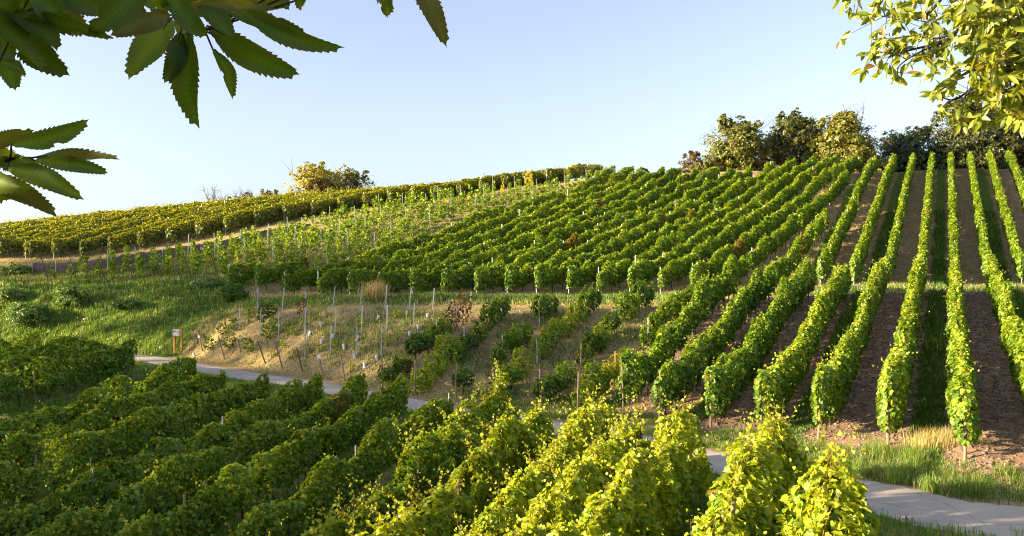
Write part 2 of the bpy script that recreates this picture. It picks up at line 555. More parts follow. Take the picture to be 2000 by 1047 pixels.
ax = axis(-62, 62, .25, 3000)
yy = np.concatenate([axis(4, 20, .2, 10, 1.2)[axis(4, 20, .2, 10, 1.2) < 20.1], np.arange(20.3, 60, .25), np.arange(60, 112, .4)])
lo = [yy[0]]; s = .4
while lo[0] > -3000: s *= 1.3; lo.insert(0, lo[0] - s)
hi = [yy[-1]]; s = .6
while hi[-1] < 4000: s *= 1.3; hi.append(hi[-1] + s)
yy = np.concatenate([lo[:-1], yy, hi[1:]])
yy = np.unique(np.round(yy, 4))
GX, GY = np.meshgrid(ax, yy)
GZ = Hd(GX.ravel(), GY.ravel())
zs, zg, zd, dpp, spp = zones(GX.ravel(), GY.ravel())
nx, ny = len(ax), len(yy)
idx = np.arange(nx * ny).reshape(ny, nx)
quads = np.stack([idx[:-1, :-1].ravel(), idx[:-1, 1:].ravel(), idx[1:, 1:].ravel(), idx[1:, :-1].ravel()], 1)

mg, t = newmat("vineyard_ground")
at = N(t, "ShaderNodeAttribute", attribute_name="tint")
sp_ = N(t, "ShaderNodeSeparateColor"); t.links.new(at.outputs[0], sp_.inputs[0])
geo = N(t, "ShaderNodeNewGeometry")


def noise(t, scale, detail=5, rough=.6, src=None):
    n = N(t, "ShaderNodeTexNoise"); n.inputs["Scale"].default_value = scale; n.inputs["Detail"].default_value = detail
    n.inputs["Roughness"].default_value = rough
    t.links.new(src if src is not None else geo.outputs["Position"], n.inputs[0])
    return n.outputs[0]


nA = noise(t, 3.2); nB = noise(t, 14, 6, .7); nC = noise(t, .6, 3)
soil = ramp(t, [(.25, (.15, .085, .050)), (.5, (.31, .165, .095)), (.75, (.44, .29, .19))], nB)
grs = ramp(t, [(.3, (.06, .10, .012)), (.55, (.12, .18, .022)), (.75, (.20, .25, .045))], nB)
dryc = ramp(t, [(.28, (.24, .18, .06)), (.5, (.41, .31, .135)), (.75, (.58, .46, .24))], nB)


def math_(t, op, a, b):
    m = N(t, "ShaderNodeMath", operation=op)
    for i, q in enumerate((a, b)):
        if isinstance(q, (int, float)): m.inputs[i].default_value = q
        else: t.links.new(q, m.inputs[i])
    return m.outputs[0]


def sharp(t, wsock, nz, k=3.0):
    a = math_(t, 'SUBTRACT', nz, .5)
    a = math_(t, 'MULTIPLY', a, 2.4)
    a = math_(t, 'ADD', wsock, a)
    a = math_(t, 'SUBTRACT', a, .5)
    a = math_(t, 'MULTIPLY', a, k)
    m = N(t, "ShaderNodeMath", operation='ADD', use_clamp=True)
    t.links.new(a, m.inputs[0]); m.inputs[1].default_value = .5
    return m.outputs[0]


soil = mixc(t, math_(t, 'MULTIPLY', nC, .9), soil, ramp(t, [(.35, (.12, .07, .045)), (.62, (.46, .34, .24))], nA))
c = mixc(t, sharp(t, sp_.outputs[1], nA), soil, grs)
c = mixc(t, sharp(t, sp_.outputs[2], nB, 2.5), c, dryc)
pb = N(t, "ShaderNodeBsdfPrincipled"); pb.inputs["Roughness"].default_value = .95
pb.inputs["Specular IOR Level"].default_value = .15
t.links.new(c, pb.inputs[0])
bm = N(t, "ShaderNodeBump"); bm.inputs[0].default_value = .9; bm.inputs[1].default_value = .09
t.links.new(nB, bm.inputs[2]); t.links.new(bm.outputs[0], pb.inputs["Normal"])
out = N(t, "ShaderNodeOutputMaterial"); t.links.new(pb.outputs[0], out.inputs[0])
gcol = np.stack([zs, zg, zd, np.ones_like(zs)], 1)
gme = mesh_np("ground", np.stack([GX.ravel(), GY.ravel(), GZ], 1), [quads], mg, gcol, smooth=True)
ob("ground", gme, kind="structure", label="vineyard hillside of bare soil, dry grass and green banks", cat="ground")

# path
mp_, t = newmat("path_concrete")
geo = N(t, "ShaderNodeNewGeometry")
n1_ = noise(t, 1.1, 4); n2_ = noise(t, 45, 4, .7)
c = ramp(t, [(.25, (.34, .28, .215)), (.55, (.50, .425, .34)), (.8, (.60, .52, .42))], n1_)
c = mixc(t, .35, c, ramp(t, [(.3, (.20, .17, .14)), (.7, (.62, .55, .46))], n2_))
vo = N(t, "ShaderNodeTexVoronoi", feature='DISTANCE_TO_EDGE'); vo.inputs["Scale"].default_value = .55
wn = N(t, "ShaderNodeTexNoise"); wn.inputs["Scale"].default_value = 1.7; wn.inputs["Detail"].default_value = 6
t.links.new(geo.outputs["Position"], wn.inputs[0])
wa = N(t, "ShaderNodeMix", data_type='VECTOR'); wa.inputs[0].default_value = .35
t.links.new(geo.outputs["Position"], wa.inputs[4]); t.links.new(wn.outputs["Color"], wa.inputs[5])
t.links.new(wa.outputs[1], vo.inputs["Vector"])
crk = ramp(t, [(0, (.62, .58, .53)), (.004, (.72, .68, .62)), (.010, (1, 1, 1))], vo.outputs["Distance"])
c = mixc(t, .8, c, crk, 'MULTIPLY')
n3_ = noise(t, .55, 5, .75)
c = mixc(t, ramp(t, [(.5, (0, 0, 0)), (.68, (.65, .65, .65))], n3_), c, (.27, .20, .14))
p_ = N(t, "ShaderNodeBsdfPrincipled"); p_.inputs["Roughness"].default_value = .9; t.links.new(c, p_.inputs[0])
bm = N(t, "ShaderNodeBump"); bm.inputs[0].default_value = .4; bm.inputs[1].default_value = .02
t.links.new(n2_, bm.inputs[2]); t.links.new(bm.outputs[0], p_.inputs["Normal"])
out = N(t, "ShaderNodeOutputMaterial"); t.links.new(p_.outputs[0], out.inputs[0])
cl = smooth_poly(L_path, 40)
tg = np.gradient(cl, axis=0); tg /= np.linalg.norm(tg, axis=1)[:, None]
nr = np.stack([-tg[:, 1], tg[:, 0]], 1)
K = 13
V = []
for j in range(K):
    wv = (-1 + 2 * j / (K - 1)) * np.interp(cl[:, 1], [18, 26, 40], [1.4, 1.12, .95])[:, None][:, 0]
    e = .16 * (vnoise(np.arange(len(cl)) * .23, j * 0, 31 if j < K / 2 else 32) - .5) * (j in (0, 1, K - 2, K - 1))
    q = cl + nr * (wv + e)[:, None]
    z = H0(q[:, 0], q[:, 1]) + .035 - (.06 if j in (0, K - 1) else 0)
    V.append(np.column_stack([q, z]))
V = np.stack(V, 1).reshape(-1, 3)
ii = np.arange(len(cl) * K).reshape(len(cl), K)
fq = np.stack([ii[:-1, :-1].ravel(), ii[:-1, 1:].ravel(), ii[1:, 1:].ravel(), ii[1:, :-1].ravel()], 1)[:, ::-1]
ob("path", mesh_np("path", V, [fq], mp_, smooth=True), kind="structure", label="pale grey concrete farm path curving between the vines", cat="path")


def hit(px, py, Ymin=8, Ymax=120):
    """ground point seen at a photo pixel"""
    Y = np.arange(Ymin, Ymax, .1)
    X = (px - 1000) / F * Y; Z = (523.5 - py) / F * Y
    h = H0(X, Y)
    k = np.where(Z <= h)[0]
    i = k[0] if len(k) else -1
    x, y = X[i], Y[i]
    return float(x), float(y), float(Hd(x, y)[0])


# ------------------------------------------------------------------ leaves
SH_FAR = (np.array([(0, -.05, 0), (.5, .45, .10), (0, 1, -.05), (-.5, .45, .10)]), [(0, 1, 2, 3)])
SH_MID = (np.array([(0, 0, 0), (.5, .22, .10), (.4, .75, .08), (0, 1, -.06), (-.4, .75, .08), (-.5, .22, .10)]), [(0, 1, 2, 3), (0, 3, 4, 5)])
SH_NEAR = (np.array([(0, .08, 0), (.30, -.08, .06), (.60, .30, .12), (.38, .50, .05), (.36, .80, .05), (0, 1.02, -.10), (-.36, .80, .05), (-.38, .50, .05), (-.60, .30, .12), (-.30, -.08, .06)]),
           [(0, 1, 2, 3, 4, 5), (0, 5, 6, 7, 8, 9)])
SH_SPEAR = (np.array([(0, 0, 0), (.17, .25, .05), (.20, .55, .03), (.10, .82, -.02), (0, 1, -.10), (-.10, .82, -.02), (-.20, .55, .03), (-.17, .25, .05)]),
            [(0, 1, 2, 3, 4), (0, 4, 5, 6, 7)])
SH_OVAL = (np.array([(0, 0, 0), (.28, .35, .06), (.22, .75, .03), (0, 1, -.05), (-.22, .75, .03), (-.28, .35, .06)]), [(0, 1, 2, 3), (0, 3, 4, 5)])


def unit(a):
    return a / (np.linalg.norm(a, axis=1)[:, None] + 1e-9)


class Leaves:
    def __init__(self):
        self.P = []; self.Nn = []; self.T = []; self.S = []; self.C = []

    def add(self, P, Nn, T, S, tint, aut):
        self.P.append(P); self.Nn.append(Nn); self.T.append(T); self.S.append(S)
        self.C.append(np.stack([np.clip(tint, 0, 1), np.clip(aut, 0, 1)], 1))

    def count(self):
        return sum(len(p) for p in self.P)

    def mesh(self, name, shape, mat, canes=None):
        P = np.concatenate(self.P); Nn = unit(np.concatenate(self.Nn)); T = np.concatenate(self.T)
        S = np.concatenate(self.S); C = np.concatenate(self.C)
        T = unit(T - Nn * (T * Nn).sum(1)[:, None])
        B = np.cross(T, Nn)
        sv, sf = shape
        k = len(sv)
        V = (P[:, None, :] + S[:, None, None] * (sv[None, :, 0, None] * B[:, None, :] + sv[None, :, 1, None] * T[:, None, :] + sv[None, :, 2, None] * Nn[:, None, :]))
        n = len(P)
        base = (np.arange(n) * k)[:, None]
        byk = {}
        for f in sf: byk.setdefault(len(f), []).append(np.array(f)[None, :] + base)
        fl = [np.concatenate(v) for v in byk.values()]
        col = np.zeros((n, k, 4)); col[:, :, 0] = C[:, None, 0]; col[:, :, 1] = C[:, None, 1]; col[:, :, 3] = 1
        V = V.reshape(-1, 3); col = col.reshape(-1, 4); mi = None
        if canes:
            nf = sum(len(q) for q in fl)
            cv = []; cf = []; k0 = len(V)
            for c_ in canes:
                m_ = len(c_); rr_ = np.linspace(.006, .003, m_)[:, None]
                ring = [c_ + rr_ * np.array(o_) for o_ in ((1, 0, 0), (-.5, .87, 0), (-.5, -.87, 0))]
                cv.append(np.stack(ring, 1).reshape(-1, 3))
                b_ = k0 + 3 * np.arange(m_ - 1)
                for a in range(3):
                    cf.append(np.stack([b_ + a, b_ + (a + 1) % 3, b_ + 3 + (a + 1) % 3, b_ + 3 + a], 1))
                k0 += 3 * m_
            cv = np.concatenate(cv); cf = np.concatenate(cf)
            V = np.concatenate([V, cv]); col = np.concatenate([col, np.full((len(cv), 4), .5)]); fl = fl + [cf]
            mi = np.concatenate([np.zeros(nf, np.int32), np.ones(len(cf), np.int32)]); mat = [mat, M_cane]
        return mesh_np(name, V, fl, mat, col, mi)


def wob(s, seed, per):
    return vnoise(np.asarray(s) / per, np.zeros_like(np.asarray(s)) + seed * 7.3, seed) - .5


def canopy(L, r, p0, p1, dens, size, hw=.34, bot=.6, top=1.95, seed=0, shoots=1.0, gaps=(), tint0=.45, tvar=.5, autumn_p=.03, ragged=.10, vine=1.25, shoot_len=.45, aut_zones=(), nj=.55, lumpy=1.0, hole=.16, canes=None):
    """leaf wall of a trellised row from plan point p0 to p1, draped on the terrain"""
    p0 = np.array(p0[:2], float); p1 = np.array(p1[:2], float)
    D = p1 - p0; Ln = float(np.hypot(*D)); d = D / Ln; n = np.array([d[1], -d[0]])
    cnt = max(6, int(dens * Ln))
    s = r.uniform(-.25, Ln + .15, cnt)
    zz = r.beta(1.15, .95, cnt)
    lump = wob(s, seed + 1, .55)
    tp = top * (1 + ragged * 2.2 * wob(s, seed, vine) + ragged * 1.2 * lump)
    bt = bot + .32 * wob(s, seed + 2, vine * .7) + .12 * lump
    side = np.where(r.random(cnt) < .5, -1.0, 1.0)
    rim = 1 - .55 * r.random(cnt) ** 2.2
    prof = .62 + .42 * np.sin(np.pi * np.clip(zz * .95 + .05, 0, 1)) - .32 * np.clip(zz - .8, 0, 1) / .2
    lm = 1 + lumpy * .95 * (vnoise(s / .42 + side * 31, zz * 3.2, seed + 5) - .5) + .4 * (vnoise(s / 1.1 + side * 17, zz * 1.3, seed + 6) - .5)
    wd = hw * prof * lm * rim
    endf = np.clip(1 - np.clip(np.maximum(-s, s - Ln), 0, .25) / .25, .35, 1)
    wd = wd * endf
    q = p0[None] + d[None] * s[:, None] + n[None] * (side * wd)[:, None]
    g = H0(p0[0] + d[0] * s, p0[1] + d[1] * s)
    z = g + bt + (tp - bt) * zz
    P = np.column_stack([q, z])
    istop = zz > .86
    nrm = np.column_stack([n[None] * (side * .85)[:, None], .15 + .6 * zz + .8 * istop]) + r.normal(0, nj, (cnt, 3))
    ends = (s < .1) | (s > Ln - .1)
    nrm[ends, :2] += d[None] * np.where(s[ends] < .5 * Ln, -1.0, 1.0)[:, None]
    T = np.column_stack([n[None] * (side * .35)[:, None], np.full(cnt, -.85)]) + r.normal(0, .5, (cnt, 3))
    T[istop, 2] += .8
    keep = np.ones(cnt, bool)
    for a, b, f in gaps:
        keep &= ~((s > a) & (s < b) & (r.random(cnt) < f))
    keep &= vnoise(s / .3 + side * 11, zz * 5, seed + 9) > hole
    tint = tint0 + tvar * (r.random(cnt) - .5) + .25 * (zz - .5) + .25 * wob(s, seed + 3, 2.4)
    aut = (r.random(cnt) < autumn_p) * r.random(cnt) * .9
    for a, b, f in aut_zones:
        m = (s > a) & (s < b)
        aut = np.where(m, np.clip(r.random(cnt) * f, 0, 1), aut)
    sz = size * r.uniform(.65, 1.25, cnt)
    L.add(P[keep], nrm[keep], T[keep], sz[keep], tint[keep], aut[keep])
    # shoots above the top wire
    ns = int(shoots * Ln)
    for k in range(ns):
        s0 = r.uniform(0, Ln)
        if any(a < s0 < b and f > .6 for a, b, f in gaps): continue
        ln = shoot_len * r.uniform(.4, 1.6)
        m = max(4, int(ln / (size * (.42 if canes is None else .5))))
        u = (np.arange(m) + .5) / m
        lean = np.array([*(d * r.normal(0, .5) + n * r.normal(0, .5))])
        zt = float(H0(p0[0] + d[0] * s0, p0[1] + d[1] * s0)[0]) + top * (1 + ragged * 2.2 * float(wob(s0, seed, vine))) - .12
        curve = u ** 1.7
        P = np.column_stack([p0[0] + d[0] * s0 + lean[0] * curve * ln, p0[1] + d[1] * s0 + lean[1] * curve * ln,
                             zt + ln * (u - .25 * curve * np.hypot(*lean))])
        if canes is not None:
            canes.append(P[::3].copy() if len(P) > 3 else P.copy())
        P += r.normal(0, size * (.16 if canes is None else .30), (m, 3))
        nr_ = r.normal(0, .8, (m, 3)) + np.array([0, 0, .5])
        T_ = r.normal(0, .8, (m, 3)) + np.array([lean[0], lean[1], .1])
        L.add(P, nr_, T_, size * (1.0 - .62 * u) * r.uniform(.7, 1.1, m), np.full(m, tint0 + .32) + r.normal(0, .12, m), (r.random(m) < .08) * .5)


def trunk_mesh(seed, h=.85, r0=.03):
    r = rng(seed); b = MB()
    pts = [np.array([0, 0, -.12])]
    for k in range(1, 6):
        pts.append(np.array([r.normal(0, .035) + .02 * k, r.normal(0, .03), h * k / 5]))
    b.tube(pts, [r0 * 1.25, r0 * 1.1, r0, r0 * .95, r0 * .85, r0 * .8], 6)
    for s_ in (-1, 1):
        q = pts[-1]
        b.tube([q - np.array([0, 0, .05]), q + np.array([.18 * s_, 0, .06]), q + np.array([.5 * s_, .02, .05])], [r0 * .7, r0 * .5, r0 * .3], 5)
    return b.mesh("trunk", M_trunk, True)


TRUNKS = [trunk_mesh(40 + i) for i in range(6)]


def post_mesh(kind, h):
    b = MB()
    if kind == 'steel':
        wth = .05
        b.box((0, 0, h / 2 - .25), (wth, .006, h + .5)); b.box((-wth / 2 + .003, .02, h / 2 - .25), (.006, .034, h + .496)); b.box((wth / 2 - .003, .02, h / 2 - .25), (.006, .034, h + .496))
        for k in range(int(h / .3)):
            b.box((wth / 2 + .008, .02, .3 + .3 * k), (.016, .012, .02))
        return b.mesh("trellis_post", M_post)
    b.tube([(0, 0, -.25), (0, 0, h * .5), (.004, 0, h)], [.042, .04, .037], 9)
    b.tube([(.004, 0, h), (.004, 0, h + .012)], [.037, .028], 9)
    return b.mesh("stake", {'wood': M_wood, 'dark': M_woodd}[kind])


_pm = {}


def post(kind, h):
    k = (kind, round(h, 1))
    if k not in _pm: _pm[k] = post_mesh(*k)
    return _pm[k]


NROW = [0]


def vine_row(p0, p1, label, group, dens, size, shape, mat=None, trunks=(0, 1e9), tstep=1.25, pstep=5.0, kind='steel', endpost=True, ph=2.0, name="vine_row", **kw):
    """one trellised row: foliage, its trunks and its posts as parts"""
    NROW[0] += 1
    sd_ = 1000 + NROW[0] * 13
    r = rng(sd_)
    p0 = np.array(p0[:2], float); p1 = np.array(p1[:2], float)
    D = p1 - p0; Ln = float(np.hypot(*D)); d = D / Ln
    root = bpy.data.objects.new(name, None); COL.objects.link(root)
    root.empty_display_size = .3
    root.location = (p0[0], p0[1], float(H0(*p0)[0]))
    root["label"] = label; root["category"] = "vine row"; root["group"] = group
    L = Leaves()
    cn = [] if kw.pop('with_canes', False) else None
    canopy(L, r, p0, p1, dens, size, seed=sd_ % 977, canes=cn, **kw)
    for i in range(len(L.P)): L.P[i] = L.P[i] - np.array(root.location)
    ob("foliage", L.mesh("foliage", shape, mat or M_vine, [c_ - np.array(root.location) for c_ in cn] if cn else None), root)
    ang = math.atan2(d[1], d[0])
    s = trunks[0] + r.uniform(.2, .7)
    while s < min(Ln, trunks[1]):
        q = p0 + d * s
        o = ob("trunk", TRUNKS[r.integers(6)], root, (q[0] - root.location[0], q[1] - root.location[1], float(Hd(*q)[0]) - root.location[2]), ang + r.choice([0, math.pi]) + r.normal(0, .15))
        s += tstep * r.uniform(.9, 1.1)
    s = -.12 if endpost else pstep * .5
    while s < Ln + .3 and pstep > 0:
        q = p0 + d * s
        kk = kind if s > 0 or kind != 'steel' else endpost_kind(kind)
        o = ob("post", post(kk, ph + r.uniform(-.1, .08)), root, (q[0] - root.location[0], q[1] - root.location[1], float(Hd(*q)[0]) - root.location[2]), ang)
        o.rotation_euler = (r.normal(0, .02), r.normal(0, .02), ang)
        s += pstep
    return root


def endpost_kind(k):
    return k


def px_of(p):
    return 1000 + F * p[0] / p[1]


# ------------------------------------------------------------------ lower block right: dense rows between path and grass terrace
low = [  # end px, end Y, top Y
    (1220, 32.4, 50.3), (1290, 30, 50.5), (1390, 29, 50.8), (1490, 27.2, 50.8), (1600, 25, 50.8), (1735, 23.4, 50.8), (1885, 21, 50.8), (2080, 18.8, 50.8), (2330, 17.2, 50.8)]
lab_low = ["dense vine row, leftmost dense one between path and grass terrace, beside the sparse vines",
           "second dense vine row right of the sparse vines, between path and terrace",
           "third dense vine row right of the sparse vines, brown stake at its yellow-lit end",
           "fourth dense vine row right of the sparse vines, running from path to terrace",
           "vine row with sunlit lower end, third left of the row facing straight up the hill",
           "vine row with sunlit lower end, second left of the row facing straight uphill",
           "vine row running straight uphill from the grassy clump at the path, tall sunlit end",
           "vine row next right of the straight uphill one, below the terrace",
           "rightmost vine row below the terrace, at the edge of the picture"]
for i, (px, Y, Yt) in enumerate(low):
    p0 = np.array([gx(px, Y), Y]); o_ = float(off(*p0))
    tt = (Yt - 1.2 - Y) / U[1]
    p1 = p0 + U * tt
    near = i >= 4
    vine_row(p0, p1, lab_low[i], "dense vine rows between the path and the grass terrace", 900 if near else 620, .125 if near else .145, SH_NEAR if near else SH_MID,
             kind='wood', ph=1.85, pstep=5.0, bot=.36 if i > 1 else .55, top=1.95, hw=.24, shoots=3.2, ragged=.24, nj=.7, lumpy=1.3, hole=.22, tint0=.46 if i < 3 else .6, tvar=.7,  # right-hand rows get a paler leaf tint as painted sunlight
             gaps=[(0, .9, .4)] if i in (0, 1) else [])

# ------------------------------------------------------------------ sparse block: single grapevines
print("rows low done", flush=True)


def grapevine_mesh(seed, kind='full'):
    r = rng(seed); L = Leaves()
    b = r.uniform(.35, .6); tp = r.uniform(1.5, 1.95); hw_ = .33
    n = 480 if kind == 'full' else 200
    Ln = r.uniform(1.2, 1.6)
    s = r.uniform(-.5, .5, n); zz = r.beta(1.3, 1.1, n); side = np.where(r.random(n) < .5, -1., 1.)
    wd = hw_ * (.5 + .7 * np.sin(np.pi * zz)) * (1 + 1.4 * (vnoise(s * 4 + side * 9, zz * 3, seed) - .5)) * (1 - .5 * r.random(n) ** 2)
    ed = np.sqrt(np.clip(1 - (2 * s) ** 2 * .8, .1, 1))
    tpx = b + (tp - b) * (1 + .9 * (vnoise(s * 3.5, 0 * s, seed + 3) - .5)) * (.72 + .28 * ed)
    bt = b + .75 * (vnoise(s * 3, 0 * s + 5, seed + 4) - .5)
    P = np.column_stack([s * Ln, side * wd * ed, bt + (tpx - bt) * zz])
    nrm = np.column_stack([s * .6, side, .2 + .9 * zz]) + r.normal(0, .45, (n, 3))
    T = np.column_stack([s * .3, side * .3, -np.ones(n)]) + r.normal(0, .5, (n, 3))
    keep = vnoise(s * 5, zz * 5, seed + 8) > .25
    L.add(P[keep], nrm[keep], T[keep], (.15 * r.uniform(.7, 1.25, n))[keep], (.5 + .5 * (r.random(n) - .5) + .2 * (zz - .5))[keep], ((r.random(n) < .05) * .6)[keep])
    return L


GV = {}
for k, (mt, t0, cnt) in {'green': (M_vine, .5, 7), 'light': (M_vine, .85, 3), 'dark': (M_vine, .22, 3), 'yellow': (M_yvine, .8, 1), 'red': (M_red, .5, 1)}.items():
    GV[k] = []
    for j in range(cnt):
        L = grapevine_mesh(hash(k.__len__() * 100 + j) % 900 + 50, 'full' if k != 'red' else 'thin')
        L.C[0][:, 0] = np.clip(L.C[0][:, 0] + (t0 - .5) * .8, 0, 1)
        GV[k].append(L.mesh("foliage", SH_MID, mt))

sparse = [(1135, 33.5, 49.2), (1060, 35, 47.6), (968, 36, 46.6), (895, 36.2, 45.8), (815, 36.9, 45.0), (750, 37.9, 44.8)]
topx = [1370, 1270, 1170, 1085, 990, 918]
rs = rng(77)
for i, (px, Y, Yt) in enumerate(sparse):
    rn = nth(i + 1)
    p0 = np.array([gx(px, Y), Y]); p1 = np.array([gx(topx[i], Yt - .8), Yt - .8])
    D = p1 - p0; Ln = float(np.hypot(*D)); d = D / Ln; ang = math.atan2(d[1], d[0])
    nv = int(Ln / 1.12) + 1
    k_ = 0
    for j in range(nv):
        f = (j + .35) / nv
        if rs.random() < .10 and 0 < j < nv - 1: continue
        if i == 3 and j in (1, 2): continue
        q = p0 + D * f
        k_ += 1
        kd = rs.choice(['green', 'green', 'green', 'light', 'light', 'dark'])
        if j == 0 and i in (1, 2, 3, 5): kd = 'dark'
        if j >= nv - 2: kd = 'dark' if i < 5 else 'red'
        if i == 0 and j == 3: kd = 'yellow'
        if i == 4 and j == 0: kd = 'light'
        if i == 5 and j < nv - 3: kd = 'dark' if j < 4 else 'green'
        me = GV[kd][rs.integers(len(GV[kd]))]
        root = bpy.data.objects.new("grapevine", None); COL.objects.link(root)
        root.location = (q[0], q[1], float(Hd(*q)[0])); root.rotation_euler = (0, 0, ang + rs.choice([0, math.pi]) + rs.normal(0, .1))
        desc = {'green': "green", 'light': "pale green", 'dark': "dark green", 'yellow': "yellowing", 'red': "withered reddish"}[kd]
        root["label"] = "%s grapevine, %s from the path, %s sparse row from the dense rows" % (desc, nth(k_), rn)
        root["category"] = "grapevine"; root["group"] = "single grapevines in the sparse rows"
        sc = rs.uniform(.72, .92) * (1.2 if j >= nv - 2 and i < 5 else 1)
        ob("foliage", me, root, scale=(sc * (.72 if j >= nv - 2 else 1.08), sc * rs.uniform(.9, 1.3), sc * (1.12 if j >= nv - 2 else .95))).location.z = -.12
        ob("trunk", TRUNKS[rs.integers(6)], root, scale=(1, 1, sc))
    # posts of the row stand on their own between the vines
    m_ = 0
    for f in np.arange(-.02, 1.02, 4.2 / Ln):
        q = p0 + D * f; m_ += 1
        kd = 'wood' if f < 0 else ('steel' if rs.random() < .6 else 'wood')
        o = ob("trellis_post", post(kd, 1.55 if f < 0 else 1.45), None, (q[0], q[1], float(Hd(*q)[0])), ang,
               "%s, %s from the path, %s sparse row from the dense rows" % ("grey metal post" if kd == 'steel' else "weathered wooden post", nth(m_), rn), "post", "posts in the sparse rows")
        o.rotation_euler = (rs.normal(0, .03), rs.normal(0, .04), ang)

# ------------------------------------------------------------------ upper block
fr = [(450, 59, 44), (505, 58.5, 43), (560, 57.5, 42), (627, 57, 41), (686, 56.5, 40), (745, 56.2, 39), (808, 56, 38), (868, 56, 37.5), (933, 56, 37), (993, 56, 36.5), (1050, 56, 36), (1113, 56, 35.8),
      (1172, 56, 35.8), (1232, 56, 35.8), (1292, 56, 35.8), (1356, 55.5, 35.8), (1418, 55, 35.8), (1513, 54.2, 32.5)]
for k in range(8): fr.append((None, 54.2, 28.6))
bseg = BND


def cross(p, d, a, b):
    e = b - a; den = d[0] * e[1] - d[1] * e[0]
    if abs(den) < 1e-9: return None
    w_ = a - p
    t_ = (w_[0] * e[1] - w_[1] * e[0]) / den; u_ = (w_[0] * d[1] - w_[1] * d[0]) / den
    return t_ if t_ > 0 and 0 <= u_ <= 1 else None


for i, (px, Y, an) in enumerate(fr):
    if px is None:
        o_ = -7.5 + 2.0 * (i - 18)
        # point on offset line at Y: x*.878 - Y*.4787 = o_
        p0 = np.array([(o_ + Y * U[0]) / U[1], Y])
    else:
        p0 = np.array([gx(px, Y), Y])
    d = np.array([math.sin(R(an)), math.cos(R(an))])
    Ye = np.interp(p0[0], [-10, 2, 10, 14, 20, 60], [88, 91, 95.5, 97, 96.8, 97])
    if i == 16: Ye = 83
    if i == 17: Ye = 68.5
    t1 = (Ye - Y) / d[1]
    for a, b in zip(bseg[:-1], bseg[1:]):
        tc_ = cross(p0, d, a, b)
        if tc_ and tc_ < t1: t1 = tc_
    p1 = p0 + d * max(t1, 2.0)
    if i < 18:
        lb = "hillside vine row, %s from the left above the grass terrace" % nth(i + 1)
        if i == 17: lb = "short hillside vine row ending halfway up beside the bare soil"
        if i == 0: lb = "low dark vine row at the left end of the dense hillside block"
    else:
        lb = "straight uphill vine row, %s from the left between bare soil strips above terrace" % nth(i - 17)
    rr_ = rng(500 + i)
    az_ = [] if rr_.random() < .45 else [(lambda a: (a, a + rr_.uniform(.8, 2.2), 1.0))(rr_.uniform(3, max(4, t1 - 3)))]
    gp = [(lambda a: (a, a + 1.0, .85))(rr_.uniform(3, max(4, t1 - 2))) for _ in range(int(rr_.integers(0, 3)))]
    vine_row(p0, p1, lb, "vine rows on the hillside above the terrace", 470 if i < 18 else 520, .165, SH_MID,
             trunks=(0, 24 if i < 16 else 34), tstep=1.3, pstep=5.5, ph=1.95, top=1.9, hw=.19 if i < 18 else .20, bot=.5, shoots=1.8, ragged=.18, nj=.7, tint0=.56, tvar=.7,
             aut_zones=az_, gaps=gp, autumn_p=.03, shoot_len=.4)

print("rows upper done", flush=True)
# ------------------------------------------------------------------ yellow block on the far left crest
cumx = np.linspace(-73, 9, 34)
for i, x0 in enumerate(cumx):
    y0 = float(np.interp(x0, L_yel[:, 0], L_yel[:, 1])) + .8
    d = np.array([math.sin(R(38)), math.cos(R(38))])
    p0 = np.array([x0, y0])
    ye = 108 if x0 < -10 else (100 if x0 < 0 else 96)
    p1 = p0 + d * ((ye - y0) / d[1])
    if i == 0: lb = "leftmost yellow-topped vine row on the far crest"
    else: lb = "yellow-topped vine row on the far crest, %s from the left" % nth(i + 1)
    vine_row(p0, p1, lb, "yellow-topped vine rows along the far crest", 430, .175, SH_MID, mat=M_yvine, trunks=(0, 7), pstep=6.0, ph=1.8, top=1.7, hw=.36, bot=.45, shoots=1.6, ragged=.10,  # yellow leaf material paints sunlight onto these rows
             tint0=.30, tvar=.6, autumn_p=.03, lumpy=.7, shoot_len=.45)

